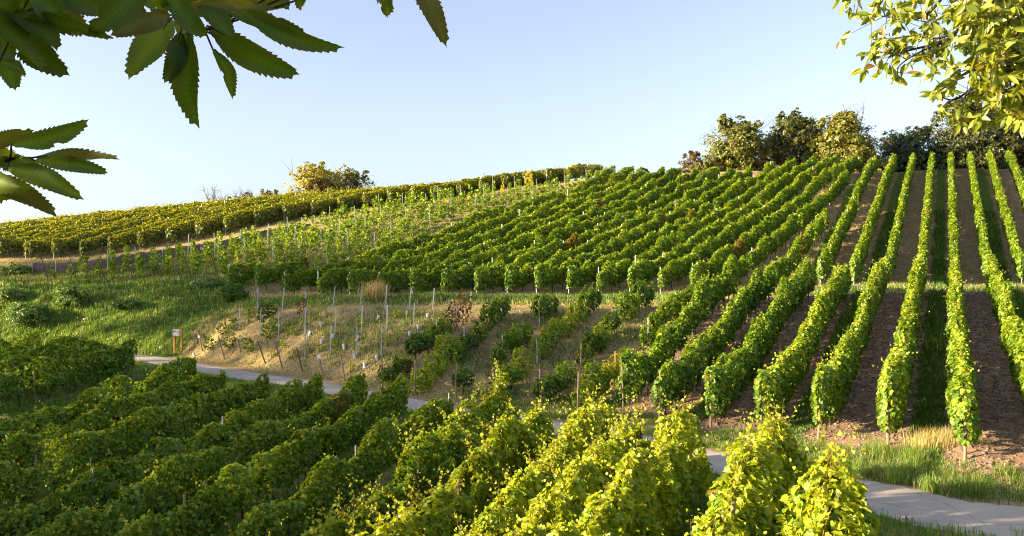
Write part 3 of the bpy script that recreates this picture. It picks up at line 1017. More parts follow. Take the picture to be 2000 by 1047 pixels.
# ------------------------------------------------------------------ near block, this side of the path
near = [(1640, 13.5), (1530, 17.6), (1345, 19.3), (1250, 21.2), (1180, 23.0), (1062, 24.6), (985, 26.6), (872, 28.0), (785, 30.4), (705, 31.6), (618, 33), (515, 34.6), (430, 35.6), (372, 37), (255, 41), (212, 42), (165, 43), (70, 45), (-10, 47)]
lab_near = ["big sunlit vine at the row end beside the path, lower right",
            "sunlit vine row ending at the path, next left of the big sunlit vine",
            "sunlit yellow-green vine row in the foreground, third from the right",
            "sunlit yellow-green vine row in the foreground, fourth from the right",
            "sunlit yellow-green vine row in the foreground, fifth from the right",
            "sunlit yellow-green vine row in the foreground, sixth from the right",
            "half shaded vine row in the foreground, seventh from the right",
            "shaded vine row near the path, ending in a dark bushy head"]
for i, (px, Y) in enumerate(near):
    p0 = np.array([gx(px, Y), Y])
    # run back towards the camera until it leaves the picture
    tt = 0
    while tt < 40:
        q = p0 - U * tt
        if q[1] < 5.5: break
        tz = float(H0(*q)[0]) + 2.3
        if tz / q[1] < -.40 or px_of(q) < -140: break
        tt += .5
    p1 = p0 - U * max(tt, 2.2)
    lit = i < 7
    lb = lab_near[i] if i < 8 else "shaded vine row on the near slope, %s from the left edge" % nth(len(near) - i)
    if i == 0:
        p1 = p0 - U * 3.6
    kw = dict(top=1.72 if i == 1 else 1.88 if i in (2, 3, 4) else (1.85 if lit else 1.7), bot=.3 if lit else .45, hw=.38 if lit else .27, shoots=7 if lit else 1.8, shoot_len=.72 if lit else .45, ragged=.32 if lit else .19, tint0=(.95 if i < 6 else .7) if lit else .68, tvar=.85 if lit else .7, nj=.85 if lit else .7, lumpy=1.7 if lit else 1.1, hole=.30 if lit else .2, with_canes=True)  # lit rows: sunlight painted in as a paler, yellower leaf tint
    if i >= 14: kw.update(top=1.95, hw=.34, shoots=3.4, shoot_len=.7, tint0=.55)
    if i == 0: kw.update(top=1.72, hw=.40, shoots=6, bot=.2)
    rr_ = rng(800 + i)
    Ln = float(np.hypot(*(p1 - p0)))
    gp = [(lambda a: (a, a + rr_.uniform(.5, 1.1), .75))(rr_.uniform(2, max(3, Ln - 2))) for _ in range(2 if i > 7 else 0)]
    az_ = [(1.0, 1.9, .9)] if i == 9 else []
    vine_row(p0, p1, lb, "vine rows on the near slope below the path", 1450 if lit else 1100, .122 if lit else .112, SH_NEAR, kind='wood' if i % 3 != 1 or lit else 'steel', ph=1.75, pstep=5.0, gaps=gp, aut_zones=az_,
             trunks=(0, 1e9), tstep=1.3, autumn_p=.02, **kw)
# corner shoot at the bottom right
p0 = np.array([gx(1790, 10.2), 10.2])
vine_row(p0, p0 - U * 3.2, "small sunlit vine tip poking up at the path's near edge", "vine rows on the near slope below the path", 700, .13, SH_NEAR, kind='wood', ph=1.5, pstep=5, top=1.35, bot=.3, hw=.3, shoots=3, shoot_len=.5, ragged=.15, tint0=.6)
print("near done", flush=True)

# ------------------------------------------------------------------ young plot in the brown grass: posts, stakes, tubes, small vines
def place_post(kind, top, foot, label, cat, group, name):
    x, y, z = hit(*foot)
    h = (foot[1] - top[1]) / F * y
    lean = (top[0] - foot[0]) / F * y
    o = ob(name, post(kind, h), None, (x, y, z), 0, label, cat, group)
    o.rotation_euler = (-.04, math.atan2(lean, h), 0)
    return o


PA = [((503, 565), (503, 613)), ((554, 566), (550, 618)), ((596, 567), (594, 612)), ((654, 562), (649, 609)), ((706, 562), (702, 611)), ((755, 561), (752, 611)), ((803, 561), (798, 608)), ((848, 562), (844, 610)), ((920, 571), (918, 612))]
PB = [((468, 601), (467, 645)), ((509, 603), (507, 658)), ((544, 612), (543, 668)), ((596, 600), (595, 652)), ((656, 603), (654, 657)), ((707, 599), (706, 652)), ((756, 598), (755, 649)), ((809, 596), (807, 645)), ((892, 592), (891, 643))]
PC = [((596, 637), (595, 697)), ((646, 637), (645, 696)), ((696, 636), (697, 692)), ((745, 638), (744, 697))]
for nm, LL in (("back line", PA), ("middle line", PB), ("front line", PC)):
    for k, (a, b) in enumerate(LL):
        place_post('steel', a, b, "pale metal post, %s from the left in the %s of the brown young plot" % (nth(k + 1), nm), "post", "metal posts in the brown young plot", "trellis_post")
PS = [((386, 651), (396, 688), 'wood'), ((425, 656), (439, 703), 'wood'), ((463, 660), (470, 688), 'wood'), ((500, 664), (518, 711), 'dark'), ((537, 668), (552, 723), 'wood'), ((578, 679), (591, 727), 'dark'), ((622, 693), (631, 735), 'wood'), ((663, 689), (674, 744), 'wood'), ((812, 708), (817, 760), 'wood')]
for k, (a, b, kd) in enumerate(PS):
    o = place_post(kd, a, b, "%s leaning stake, %s from the sign along the foot of the brown plot" % ("dark" if kd == 'dark' else "weathered", nth(k + 1)), "stake", "leaning stakes at the foot of the brown plot", "leaning_stake")
    if k == 6:
        b_ = MB(); b_.box((0, -.05, 1.02), (.17, .012, .22)); ob("plate", b_.mesh("plate", M_white), o)
    if k == 0:
        b_ = MB(); b_.box((0, -.045, .95), (.10, .012, .14)); ob("plate", b_.mesh("plate", M_white), o)
# grow tubes
b_ = MB()
for rr0, hgt in ((.07, .26),):
    V = []; seg = 10
    for z_, q in ((-.05, rr0), (hgt, rr0 * 1.08), (hgt, rr0 * .92), (.02, rr0 * .85)):
        V += [(q * math.cos(2 * math.pi * k / seg), q * math.sin(2 * math.pi * k / seg), z_) for k in range(seg)]
    fs = [[i * seg + k, i * seg + (k + 1) % seg, (i + 1) * seg + (k + 1) % seg, (i + 1) * seg + k] for i in range(3) for k in range(seg)]
    b_.add(V, fs)
TUBE = b_.mesh("grow_tube", M_white)
tubes = [(627, 637), (604, 656), (649, 662), (628, 675), (672, 680), (693, 699), (736, 704), (712, 721), (738, 626), (795, 618), (835, 622), (817, 643), (800, 657), (697, 664), (380, 696), (238, 532), (255, 523), (348, 550), (388, 551), (312, 519)]
tl = ["beside the front metal posts", "left of the front posts", "behind the second front post", "above the white-plated stake", "between the first two front posts", "at the foot of the third front post",
      "at the foot of the rightmost front post", "low in the plot right of the white-plated stake", "high between the middle posts", "below the terrace edge near the right posts", "rightmost, below the terrace edge", "just above the dark vines",
      "at the top of the dark vine row", "on the third front post", "right of the sign's feet", "nearest the netting in the upper plot", "against the netting in the upper plot", "in the green strip of the upper plot, left one", "in the green strip of the upper plot, right one", "right of the netting end in the upper plot"]
for k, (a, b) in enumerate(tubes):
    x, y, z = hit(a, b)
    o = ob("grow_tube", TUBE, None, (x, y, z), 0, "white grow tube " + tl[k], "grow tube", "white grow tubes round young plants")
    o.rotation_euler = (rs.normal(0, .12), rs.normal(0, .15), 0)

# small bushy young vines
def sprig_mesh(seed, n, h, wd, size, mat, bare=.2, t0=.5):
    r = rng(seed); L = Leaves()
    u = r.random(n)
    ang = r.uniform(0, 2 * math.pi, n); rad = wd * np.sqrt(r.random(n)) * (.35 + .65 * np.sin(np.pi * np.clip(u, 0, 1)))
    bend = r.normal(0, .25, 2)
    P = np.column_stack([rad * np.cos(ang) + bend[0] * u * h * .4, rad * np.sin(ang) + bend[1] * u * h * .4, bare * h + (1 - bare) * h * u])
    L.add(P, r.normal(0, .7, (n, 3)) + np.array([0, 0, .5]), np.column_stack([np.cos(ang), np.sin(ang), -.3 * np.ones(n)]), size * r.uniform(.6, 1.2, n), t0 + r.normal(0, .18, n), (r.random(n) < .06) * .7)
    b = MB(); b.tube([(0, 0, -.1), (bend[0] * .1 * h, bend[1] * .1 * h, h * .4), (bend[0] * .4 * h, bend[1] * .4 * h, h * .95)], [.016, .012, .006], 5)
    return L.mesh("foliage", SH_MID, mat), b.mesh("stem", M_trunk)


SP = {'bush': [sprig_mesh(300 + i, 90, 1.0, .34, .13, M_vine, .25, .45) for i in range(3)],
      'dark': [sprig_mesh(310 + i, 120, 1.3, .30, .14, M_vine, .25, .2) for i in range(2)],
      'red': [sprig_mesh(320, 80, 1.25, .24, .13, M_red, .25, .3)],
      'lime': [sprig_mesh(330 + i, 34, .55, .20, .12, M_vine, .1, 1.0) for i in range(3)],
      'slim': [sprig_mesh(340 + i, 75, 1.75, .16, .20, M_vine, .12, .72) for i in range(5)],
      'arch': [sprig_mesh(350 + i, 105, 1.6, .42, .21, M_vine, .25, .6) for i in range(4)],
      'gold': [sprig_mesh(360 + i, 75, 1.9, .2, .21, M_yvine, .12, .9) for i in range(3)]}


def sprig(kd, x, y, z, label, group, sc=1.0, rz=None):
    v = SP[kd][rs.integers(len(SP[kd]))]
    root = bpy.data.objects.new("young_vine", None); COL.objects.link(root)
    root.location = (x, y, z); root.rotation_euler = (0, 0, rs.uniform(0, 6.28)); root.scale = (sc, sc, sc)
    root["label"] = label; root["category"] = "young vine"; root["group"] = group
    ob("foliage", v[0], root); ob("stem", v[1], root)
    return root


small = [(434, 662, 'bush', "sparse young vine above the second leaning stake"), (456, 655, 'bush', "sparse young vine left of the shortest middle post"), (408, 690, 'bush', "scrubby young vine between first two leaning stakes"),
         (447, 688, 'bush', "low young vine above the third leaning stake"), (487, 696, 'bush', "bushy young vine between third leaning stake and the dark one"), (520, 668, 'bush', "young vine right of the second middle post"),
         (485, 632, 'bush', "young vine just below the terrace's left end"), (529, 632, 'dark', "tall dark young vine near the left end of the terrace"), (537, 656, 'bush', "bright arching young vine on the third middle post"),
         (514, 642, 'dark', "dark young vine on the second middle post"), (584, 622, 'red', "dark red wilted young vine beside the third back post"), (605, 692, 'lime', "lime green sprout right of the first front post"),
         (575, 655, 'lime', "small sprout left of the fourth middle post"), (556, 682, 'lime', "small sprout beside the third middle post's foot"), (624, 692, 'lime', "yellow-green sprout behind the white-plated stake"),
         (776, 665, 'lime', "lime sprout left of the dark vine row"), (757, 678, 'lime', "yellow sprout right of the rightmost front post"), (684, 728, 'lime', "tiny sprout near the foot of the plot"),
         (774, 625, 'lime', "yellow sprout below the terrace between two posts"), (650, 684, 'lime', "small sprout between the first two front posts"), (570, 705, 'lime', "tiny sprout between two leaning stakes"), (700, 640, 'lime', "tiny sprout near the middle posts"),
         (530, 700, 'lime', "sprout right of the dark leaning stake")]
for a, b, kd, lb in small:
    x, y, z = hit(a, b)
    sprig(kd, x, y, z, lb, "young vines in the brown plot", rs.uniform(.9, 1.15))

# upper young plot
starts = [(95, 66), (150, 65.5), (205, 65), (262, 64.5), (318, 64), (372, 63), (428, 62)]
d2_ = np.array([math.sin(R(44)), math.cos(R(44))]); n2_v = np.array([d2_[1], -d2_[0]])
rows2 = []
a0 = np.array([gx(95, 66), 66.0])
for k in range(17):
    q = np.array([gx(95 + 55.5 * k, 66 - k * .62), 66 - k * .62])
    rows2.append(q)
rv = 0
for k, q in enumerate(rows2):
    # advance until inside the plot, stop at netting/track or dense block
    s_ = 0; cnt = 0; pc = 0
    lasts = None
    while s_ < 45:
        p = q + d2_ * s_
        yl = float(ydist(p[0], p[1], L_yel))
        bx = float(np.interp(p[1], BND[:, 1], BND[:, 0], left=-22))
        wl = float(np.interp(p[0], L_wall[:, 0], L_wall[:, 1], left=69, right=200)) if p[0] < L_wall[-1, 0] else 200
        if yl > -2.0 or p[1] > wl - .6: break
        if p[0] < bx + 1.0:
            if int(s_ / 1.15) % 4 == 0:
                pc += 1
                pz = float(Hd(*p)[0])
                lean = rs.normal(0, .035)
                if pc == 1 and s_ < 1: lean = -.32
                o = ob("trellis_post", post('dark' if (pc == 1 and s_ < 1) else 'steel', 2.0), None, (p[0], p[1], pz), 0,
                       "%s, %s up the %s row of the upper young plot from left" % ("dark leaning end stake" if (pc == 1 and s_ < 1) else "pale metal post", nth(pc), nth(k + 1)), "post", "posts in the upper young plot")
                o.rotation_euler = (0, lean, 0)
            if rs.random() < .93:
                cnt += 1
                far_ = p[0] > -6
                kd = 'arch' if p[0] > bx - 2.5 else ('gold' if far_ and rs.random() < .14 else ('arch' if rs.random() < .30 + .05 * k else 'slim'))
                pp = p + d2_ * .4 + rs.normal(0, .08, 2)
                sprig(kd, pp[0], pp[1], float(Hd(*pp)[0]), "%s young vine, %s up the %s row of the upper young plot" % ({'gold': 'golden', 'arch': 'arching green', 'slim': 'slim green'}[kd], nth(cnt), nth(k + 1)),
                      "young vines in the upper plot", rs.uniform(.75, 1.15))
        s_ += 1.15

# netting fence along the track
def wall_pt(f):
    L = np.concatenate([[0], np.cumsum(np.hypot(*np.diff(L_wall, axis=0).T))])
    s = f * L[-1]
    return np.array([np.interp(s, L, L_wall[:, 0]), np.interp(s, L, L_wall[:, 1])])


fe = bpy.data.objects.new("netting_fence", None); COL.objects.link(fe)
q = wall_pt(0); fe.location = (q[0], q[1], float(H0(*q)[0]))
fe["label"] = "low fence of brown netting on posts along the track above the upper young plot"; fe["category"] = "fence"
nseg = 140
V = []; hts = np.interp(np.linspace(0, 1, nseg), [0, .3, .5, .8, 1], [1.05, 1.15, 1.0, .75, .55])
for i in range(nseg):
    q = wall_pt(i / (nseg - 1)); z = float(H0(*q)[0])
    sag = .05 * math.sin(i * .9) + .03 * math.sin(i * 2.3)
    for j in range(7):
        hh = hts[i] * (j / 6) * (1 + (sag if j == 6 else 0))
        V.append((q[0] + .05 * math.sin(i * 1.3 + j), q[1] + .07 * math.sin(i * .7 + j * 1.1) + .02, z + hh - .08))
    for j in range(6, -1, -1):
        hh = hts[i] * (j / 6) * (1 + (sag if j == 6 else 0))
        V.append((q[0] + .05 * math.sin(i * 1.3 + j), q[1] + .07 * math.sin(i * .7 + j * 1.1) + .05, z + hh - .08))
V = np.array(V) - np.array(fe.location)
ii = np.arange(nseg * 14).reshape(nseg, 14)
fq = np.stack([ii[:-1, :-1].ravel(), ii[1:, :-1].ravel(), ii[1:, 1:].ravel(), ii[:-1, 1:].ravel()], 1)
ob("netting", mesh_np("netting", V, [fq], M_net), fe)
for k, f in enumerate((0.0, .08, .17, .27, .36, .47, .58, .70, .83, .97)):
    q = wall_pt(f)
    o = ob("fence_post", post('steel', 1.2), fe, (q[0] - fe.location[0], q[1] - .1 - fe.location[1], float(H0(*q)[0]) - fe.location[2]), 0)
    o.rotation_euler = (-.05, rs.normal(-.08, .06), 0)

# ------------------------------------------------------------------ information sign
x1, y1, z1 = hit(339.5, 685); x2, y2, z2 = hit(356, 689)
cx_, cy_ = (x1 + x2) / 2, (y1 + y2) / 2; cz_ = min(z1, z2)
sg = bpy.data.objects.new("information_sign", None); COL.objects.link(sg)
sg.location = (cx_, cy_, cz_); sg.rotation_euler = (0, 0, R(-18))
sg["label"] = "orange timber information sign with white panel on two legs beside the path"; sg["category"] = "sign"
for s_ in (-1, 1):
    b = MB(); b.box((.27 * s_, 0, .62), (.075, .11, 1.6), bev=.008); ob("leg", b.mesh("leg", M_orange), sg)
b = MB(); b.box((0, -.075, 1.24), (.68, .035, .44), bev=.006); brd = ob("board", b.mesh("board", M_orange), sg)
b = MB(); b.box((-.075, -.098, 1.245), (.50, .006, .40)); pan = ob("panel", b.mesh("panel", M_white), sg)
mk = MB()
mk.box((-.21, -.1030, 1.30), (.16, .004, .13), mi=0, bev=0)
mk.box((-.17, -.1032, 1.33), (.16, .004, .07), mi=0)
mk.box((.06, -.1030, 1.22), (.15, .004, .24), mi=1)
for k in range(3): mk.box((-.20, -.1030, 1.115 - .025 * k), (.17, .004, .010), mi=2)
for k in range(4): mk.box((.06, -.1055, 1.31 - .05 * k), (.11, .002, .010), mi=3)
ob("print", mk.mesh("print", [flatmat("violet_ink", (.28, .27, .48)), flatmat("pale_blue_ink", (.50, .58, .78)), flatmat("red_ink", (.45, .12, .10)), flatmat("grey_ink", (.3, .32, .42))]), sg)

# ------------------------------------------------------------------ bushes and stones on the bank
def clump_crown(r, lobes, n, size, tint0=.5, tvar=.5, aut=0.0, gapk=.3, clump=.45, up=.35):
    """leaves on and inside a set of ellipsoid lobes, gathered in clumps"""
    L = Leaves()
    vol = np.array([l[3] * l[4] * l[5] for l in lobes]) ** .67; vol /= vol.sum()
    for (cx, cy, cz, ax_, ay_, az_), f in zip(lobes, vol):
        nc = max(6, int(n * f * 1.9 / 26))
        v = r.normal(size=(nc, 3)); v /= np.linalg.norm(v, axis=1)[:, None]
        rad = r.uniform(.45, 1.05, nc)
        C = np.array([cx, cy, cz]) + v * rad[:, None] * np.array([ax_, ay_, az_])
        C = C[(r.random(len(C)) > gapk * .5)]
        k = 26
        cl_s = clump * (ax_ + az_) / 2
        idx_ = np.repeat(np.arange(len(C)), k)
        offs = r.normal(0, 1, (len(idx_), 3)) * np.array([1, 1, .55]) * cl_s * .33
        P = C[idx_] + offs
        out_ = unit(P - np.array([cx, cy, cz]))
        nr_ = out_ * .9 + r.normal(0, .5, P.shape) + np.array([0, 0, up])
        T_ = out_ * .5 + r.normal(0, .6, P.shape) + np.array([0, 0, -.4])
        ct = r.normal(0, .13, len(C))[idx_]
        m = len(P)
        L.add(P, nr_, T_, size * r.uniform(.6, 1.3, m), tint0 + ct + tvar * (r.random(m) - .5), np.clip(aut + .25 * r.normal(size=m) * (aut > 0) + (r.random(m) < .02), 0, 1))
    return L


def bush(px, py, wpx, hpx, label, seed, t0=.45, mat=None, n=2200, size=.14, aut=0):
    x, y, z = hit(px, py)
    w_ = wpx / F * y / 2; h_ = hpx / F * y
    r = rng(seed)
    lob = [(0, 0, h_ * .45, w_, w_ * .8, h_ * .55)] + [(r.uniform(-.6, .6) * w_, r.uniform(-.5, .5) * w_, h_ * r.uniform(.35, .75), w_ * .5, w_ * .5, h_ * .35) for _ in range(4)]
    L = clump_crown(r, lob, n, size, t0, .5, aut)
    b = MB()
    for k in range(4):
        a_ = r.uniform(0, 6.28)
        b.tube([(0, 0, -.1), (w_ * .25 * math.cos(a_), w_ * .25 * math.sin(a_), h_ * .3), (w_ * .5 * math.cos(a_), w_ * .5 * math.sin(a_), h_ * .7)], [.03, .02, .008], 5)
    root = bpy.data.objects.new("bush", None); COL.objects.link(root); root.location = (x, y, z)
    root["label"] = label; root["category"] = "bush"
    ob("foliage", L.mesh("foliage", SH_OVAL, mat or M_bush), root); ob("stem", b.mesh("stem", M_dark), root)


bush(135, 600, 70, 42, "round dark green bush in the middle of the grassy bank", 41, .55, n=3000)
bush(52, 634, 100, 40, "wide low dark green bush at the foot of the bank, left edge", 42, .4, n=3500)
bush(20, 585, 60, 26, "low leafy bush on the bank at the left edge", 43, .6, n=1800)
bush(245, 605, 60, 18, "low scrub on the bank right of the round bush", 44, .5, n=1500)
bush(395, 563, 70, 18, "low scrub along the foot of the upper young plot", 45, .55, n=1500)
bush(30, 535, 70, 22, "leafy scrub left of the netting fence", 46, .6, n=1600)
bush(455, 592, 60, 40, "dark tangled bush at the left end of the dense vines", 47, .3, mat=M_vine, n=2200)
bush(860, 588, 30, 12, "pale weedy tuft below the dense vines", 48, .7, n=500)
for k, (a, b) in enumerate([(168, 624), (317, 681), (72, 500), (18, 497)]):
    x, y, z = hit(a, b)
    bme = bpy.data.meshes.new("stone")
    import bmesh
    bm_ = bmesh.new(); bmesh.ops.create_icosphere(bm_, subdivisions=2, radius=.2)
    for v in bm_.verts:
        v.co *= .8 + .4 * float(vnoise(v.co.x * 7 + k, v.co.y * 7 + v.co.z * 5, k)); v.co.z *= .6
    bm_.to_mesh(bme); bm_.free(); bme.materials.append(M_stone)
    ob("stone", bme, None, (x, y, z + .02), k, ["pale stone in the bare patch at the foot of the bank", "pale stone left of the sign", "pale stone under the yellow vines near the metal post", "pale stone at the left edge under the yellow vines"][k], "stone", "pale stones")

# ------------------------------------------------------------------ trees on the crest
def limb_tree(r, h, spread, trunk_r, nl=7, fork=.3):
    b = MB(); tips = []
    b.tube([(0, 0, -.4), (r.normal(0, .05) * h, r.normal(0, .03) * h, h * fork), (r.normal(0, .06) * h, r.normal(0, .04) * h, h * .75)], [trunk_r, trunk_r * .75, trunk_r * .25], 8)
    for k in range(nl):
        a_ = 2 * math.pi * k / nl + r.normal(0, .3); z0 = h * r.uniform(.12, .5)
        e = np.array([math.cos(a_) * spread * r.uniform(.5, .85), math.sin(a_) * spread * r.uniform(.5, .85), h * r.uniform(.55, .9)])
        m_ = np.array([e[0] * .45, e[1] * .45, z0 + (e[2] - z0) * .55])
        b.tube([(0, 0, z0), m_, e], [trunk_r * .45, trunk_r * .28, trunk_r * .06], 6)
        for q in range(3):
            f = e + np.array([r.normal(0, .25) * spread, r.normal(0, .25) * spread, h * r.uniform(.02, .18)])
            b.tube([m_ + (e - m_) * r.uniform(.2, .8), f], [trunk_r * .12, trunk_r * .03], 4)
    return b


def tree(px0, px1, ytop, Y, label, seed, t0=.45, aut=0.0, n=9000, size=.30, mat=None, name="tree", group="trees on the crest", ybase=None, density=1.0, lobes_n=10):
    X = gx((px0 + px1) / 2, Y); zb = float(H0(X, Y)[0])
    if ybase is not None: pass
    h = (523.5 - ytop) / F * Y - zb
    wv = (px1 - px0) / F * Y / 2 * 1.18; h *= 1.03; n = int(n * 1.7); size *= 1.08
    r = rng(seed)
    root = bpy.data.objects.new(name, None); COL.objects.link(root); root.location = (X, Y, zb)
    root["label"] = label; root["category"] = "tree"; root["group"] = group
    lob = [(0, 0, h * .42, wv * .82, wv * .7, h * .44)]
    for k in range(lobes_n):
        a_ = 2 * math.pi * k / lobes_n + r.normal(0, .25); q = r.uniform(.35, .68)
        lz = h * r.uniform(.14, .82)
        shrink = 1 - .45 * max(0, lz / h - .5) / .3
        lob.append((math.cos(a_) * wv * q * shrink, math.sin(a_) * wv * q, lz, wv * r.uniform(.26, .42), wv * .34, h * r.uniform(.14, .22)))
    lob.append((r.normal(0, .15) * wv, 0, h * .80, wv * .38, wv * .35, h * .17))
    for k in range(4): lob.append((wv * (-.75 + .5 * k), r.normal(0, .2) * wv, h * .14, wv * .34, wv * .3, h * .15))
    for k in range(5): qx = r.uniform(-.7, .7); lob.append((qx * wv, r.normal(0, .15) * wv, h * (.42 + .50 * math.sqrt(1 - qx * qx) + r.uniform(-.05, .03)), wv * .13, wv * .13, h * .09))
    L = clump_crown(r, lob, int(n * density), size, t0, .55, aut, gapk=.5, clump=.34)
    for q_ in L.C: q_[:, 0] = np.clip(q_[:, 0] - .08, 0, 1)
    ob("crown", L.mesh("crown", SH_OVAL, mat or M_tree), root)
    ob("trunk", limb_tree(r, h, wv, .035 * h).mesh("trunk", M_bark, True), root)
    return root


tree(1376, 1496, 226, 103, "rounded olive-green tree, leftmost of the big trees on the right crest", 61, .8, .04, 11000)
tree(1486, 1612, 218, 105, "dark brownish tree between two sunlit trees on the crest", 62, .38, .03, 9000)
tree(1588, 1712, 220, 102, "golden-green tree in the middle of the crest trees", 63, .95, .10, 13000)
tree(1714, 1836, 243, 106, "dark open-crowned tree right of the golden-green one", 64, .12, 0, 7500)
tree(1815, 1965, 192, 106, "broad dark tree at the right end of the crest behind the chestnut branch", 65, .25, .02, 14000)
tree(1905, 2080, 160, 108, "tall dark tree at the right edge of the picture", 66, .3, .05, 14000)
tree(1965, 2060, 168, 112, "reddish tree crown showing at the right edge behind the dark tree", 67, .8, .0, 5000, mat=M_red)
tree(1328, 1378, 296, 101, "small reddish shrub left of the crest trees", 68, .5, .5, 1500, size=.22)
tree(558, 700, 320, 110, "airy yellow-green tree on the left crest", 69, .62, .12, 5200, size=.28, mat=M_yvine)
tree(640, 738, 330, 112, "thin green tree at the right of the left crest group", 70, .95, .02, 3500, size=.28)
tree(592, 668, 346, 108, "ochre bush below the airy tree on the left crest", 71, .95, .55, 5000, size=.22)
tree(498, 552, 371, 107, "low ochre bush left of the airy crest tree", 72, .8, .45, 1800, size=.2)
tree(440, 500, 376, 108, "sparse rust-brown shrub on the left crest", 73, .5, .7, 500, size=.18)
# bare twiggy shrub
for (pa, pb, yt, Y, lb, sd_) in ((390, 450, 362, 107, "bare twiggy shrub on the left crest", 81), (450, 500, 366, 108, "second bare twiggy shrub, just right of the first on the left crest", 82), (1630, 1700, 200, 102.5, "bare twigs rising above the golden-green crest tree", 83)):
    r = rng(sd_); X = gx((pa + pb) / 2, Y); zb = float(H0(X, Y)[0]); h = (523.5 - yt) / F * Y - zb; wv = (pb - pa) / F * Y / 2
    b = MB()
    for k in range(12):
        a_ = r.uniform(0, 6.28); e = np.array([math.cos(a_) * wv * r.uniform(.2, 1), math.sin(a_) * wv, h * r.uniform(.6, 1)])
        m_ = e * np.array([.5, .5, .6]); b.tube([(0, 0, -.3), m_, e], [.07, .045, .015], 5)
        for q in range(5):
            s0 = m_ + (e - m_) * r.uniform(0, .9); f = s0 + r.normal(0, .22, 3) * wv + np.array([0, 0, .14 * h])
            b.tube([s0, f], [.022, .01], 4)
            b.tube([s0 + (f - s0) * .5, s0 + (f - s0) * .5 + r.normal(0, .16, 3) * wv + np.array([0, 0, .05 * h])], [.013, .007], 4)
    o = ob("bare_shrub", b.mesh("bare_shrub", M_bark), None, (X, Y, zb), 0, lb, "shrub")

# unseen trees added left of the view to shade the slope
WP = [(9, -20, -2.5, 3.5), (12.5, -22.5, 0, 4), (16, -25, 2.6, 4.2), (20, -28, 5.2, 4.5), (24, -31, 7.2, 4.5), (28, -35, 9.2, 5), (33, -39, 11, 5), (38, -43, 12.5, 5), (43, -47, 14, 5), (48, -51, 14.5, 5), (54, -55, 15, 5), (60, -60, 14, 5.5), (66, -64, 11, 5)]
crowns = []
for k in range(3):
    r = rng(900 + k)
    lob = [(0, 0, .55, .75, .75, .42)] + [(math.cos(a_) * .5, math.sin(a_) * .5, r.uniform(.35, .8), .42, .42, .2) for a_ in np.linspace(0, 6, 8)]
    crowns.append((clump_crown(r, lob, 850, .070, .4, .5, 0, gapk=.2, clump=.9).mesh("crown", SH_OVAL, M_tree), limb_tree(r, .9, .7, .03).mesh("trunk", M_bark, True)))
for k, (Y, X, zt, rad) in enumerate(WP):
    zb = float(H0(X, Y)[0]); h = zt - zb
    root = bpy.data.objects.new("unseen_shade_tree", None); COL.objects.link(root); root.location = (X, Y, zb); root.rotation_euler = (0, 0, k * 1.3)
    root["label"] = "unseen tree added for shade left of the vineyard, %s from the camera" % nth(k + 1); root["category"] = "tree"; root["group"] = "unseen shade trees added left of the vineyard"
    ob("crown", crowns[k % 3][0], root, scale=(rad, rad, h / 1.0)); ob("trunk", crowns[k % 3][1], root, scale=(rad, rad, h))

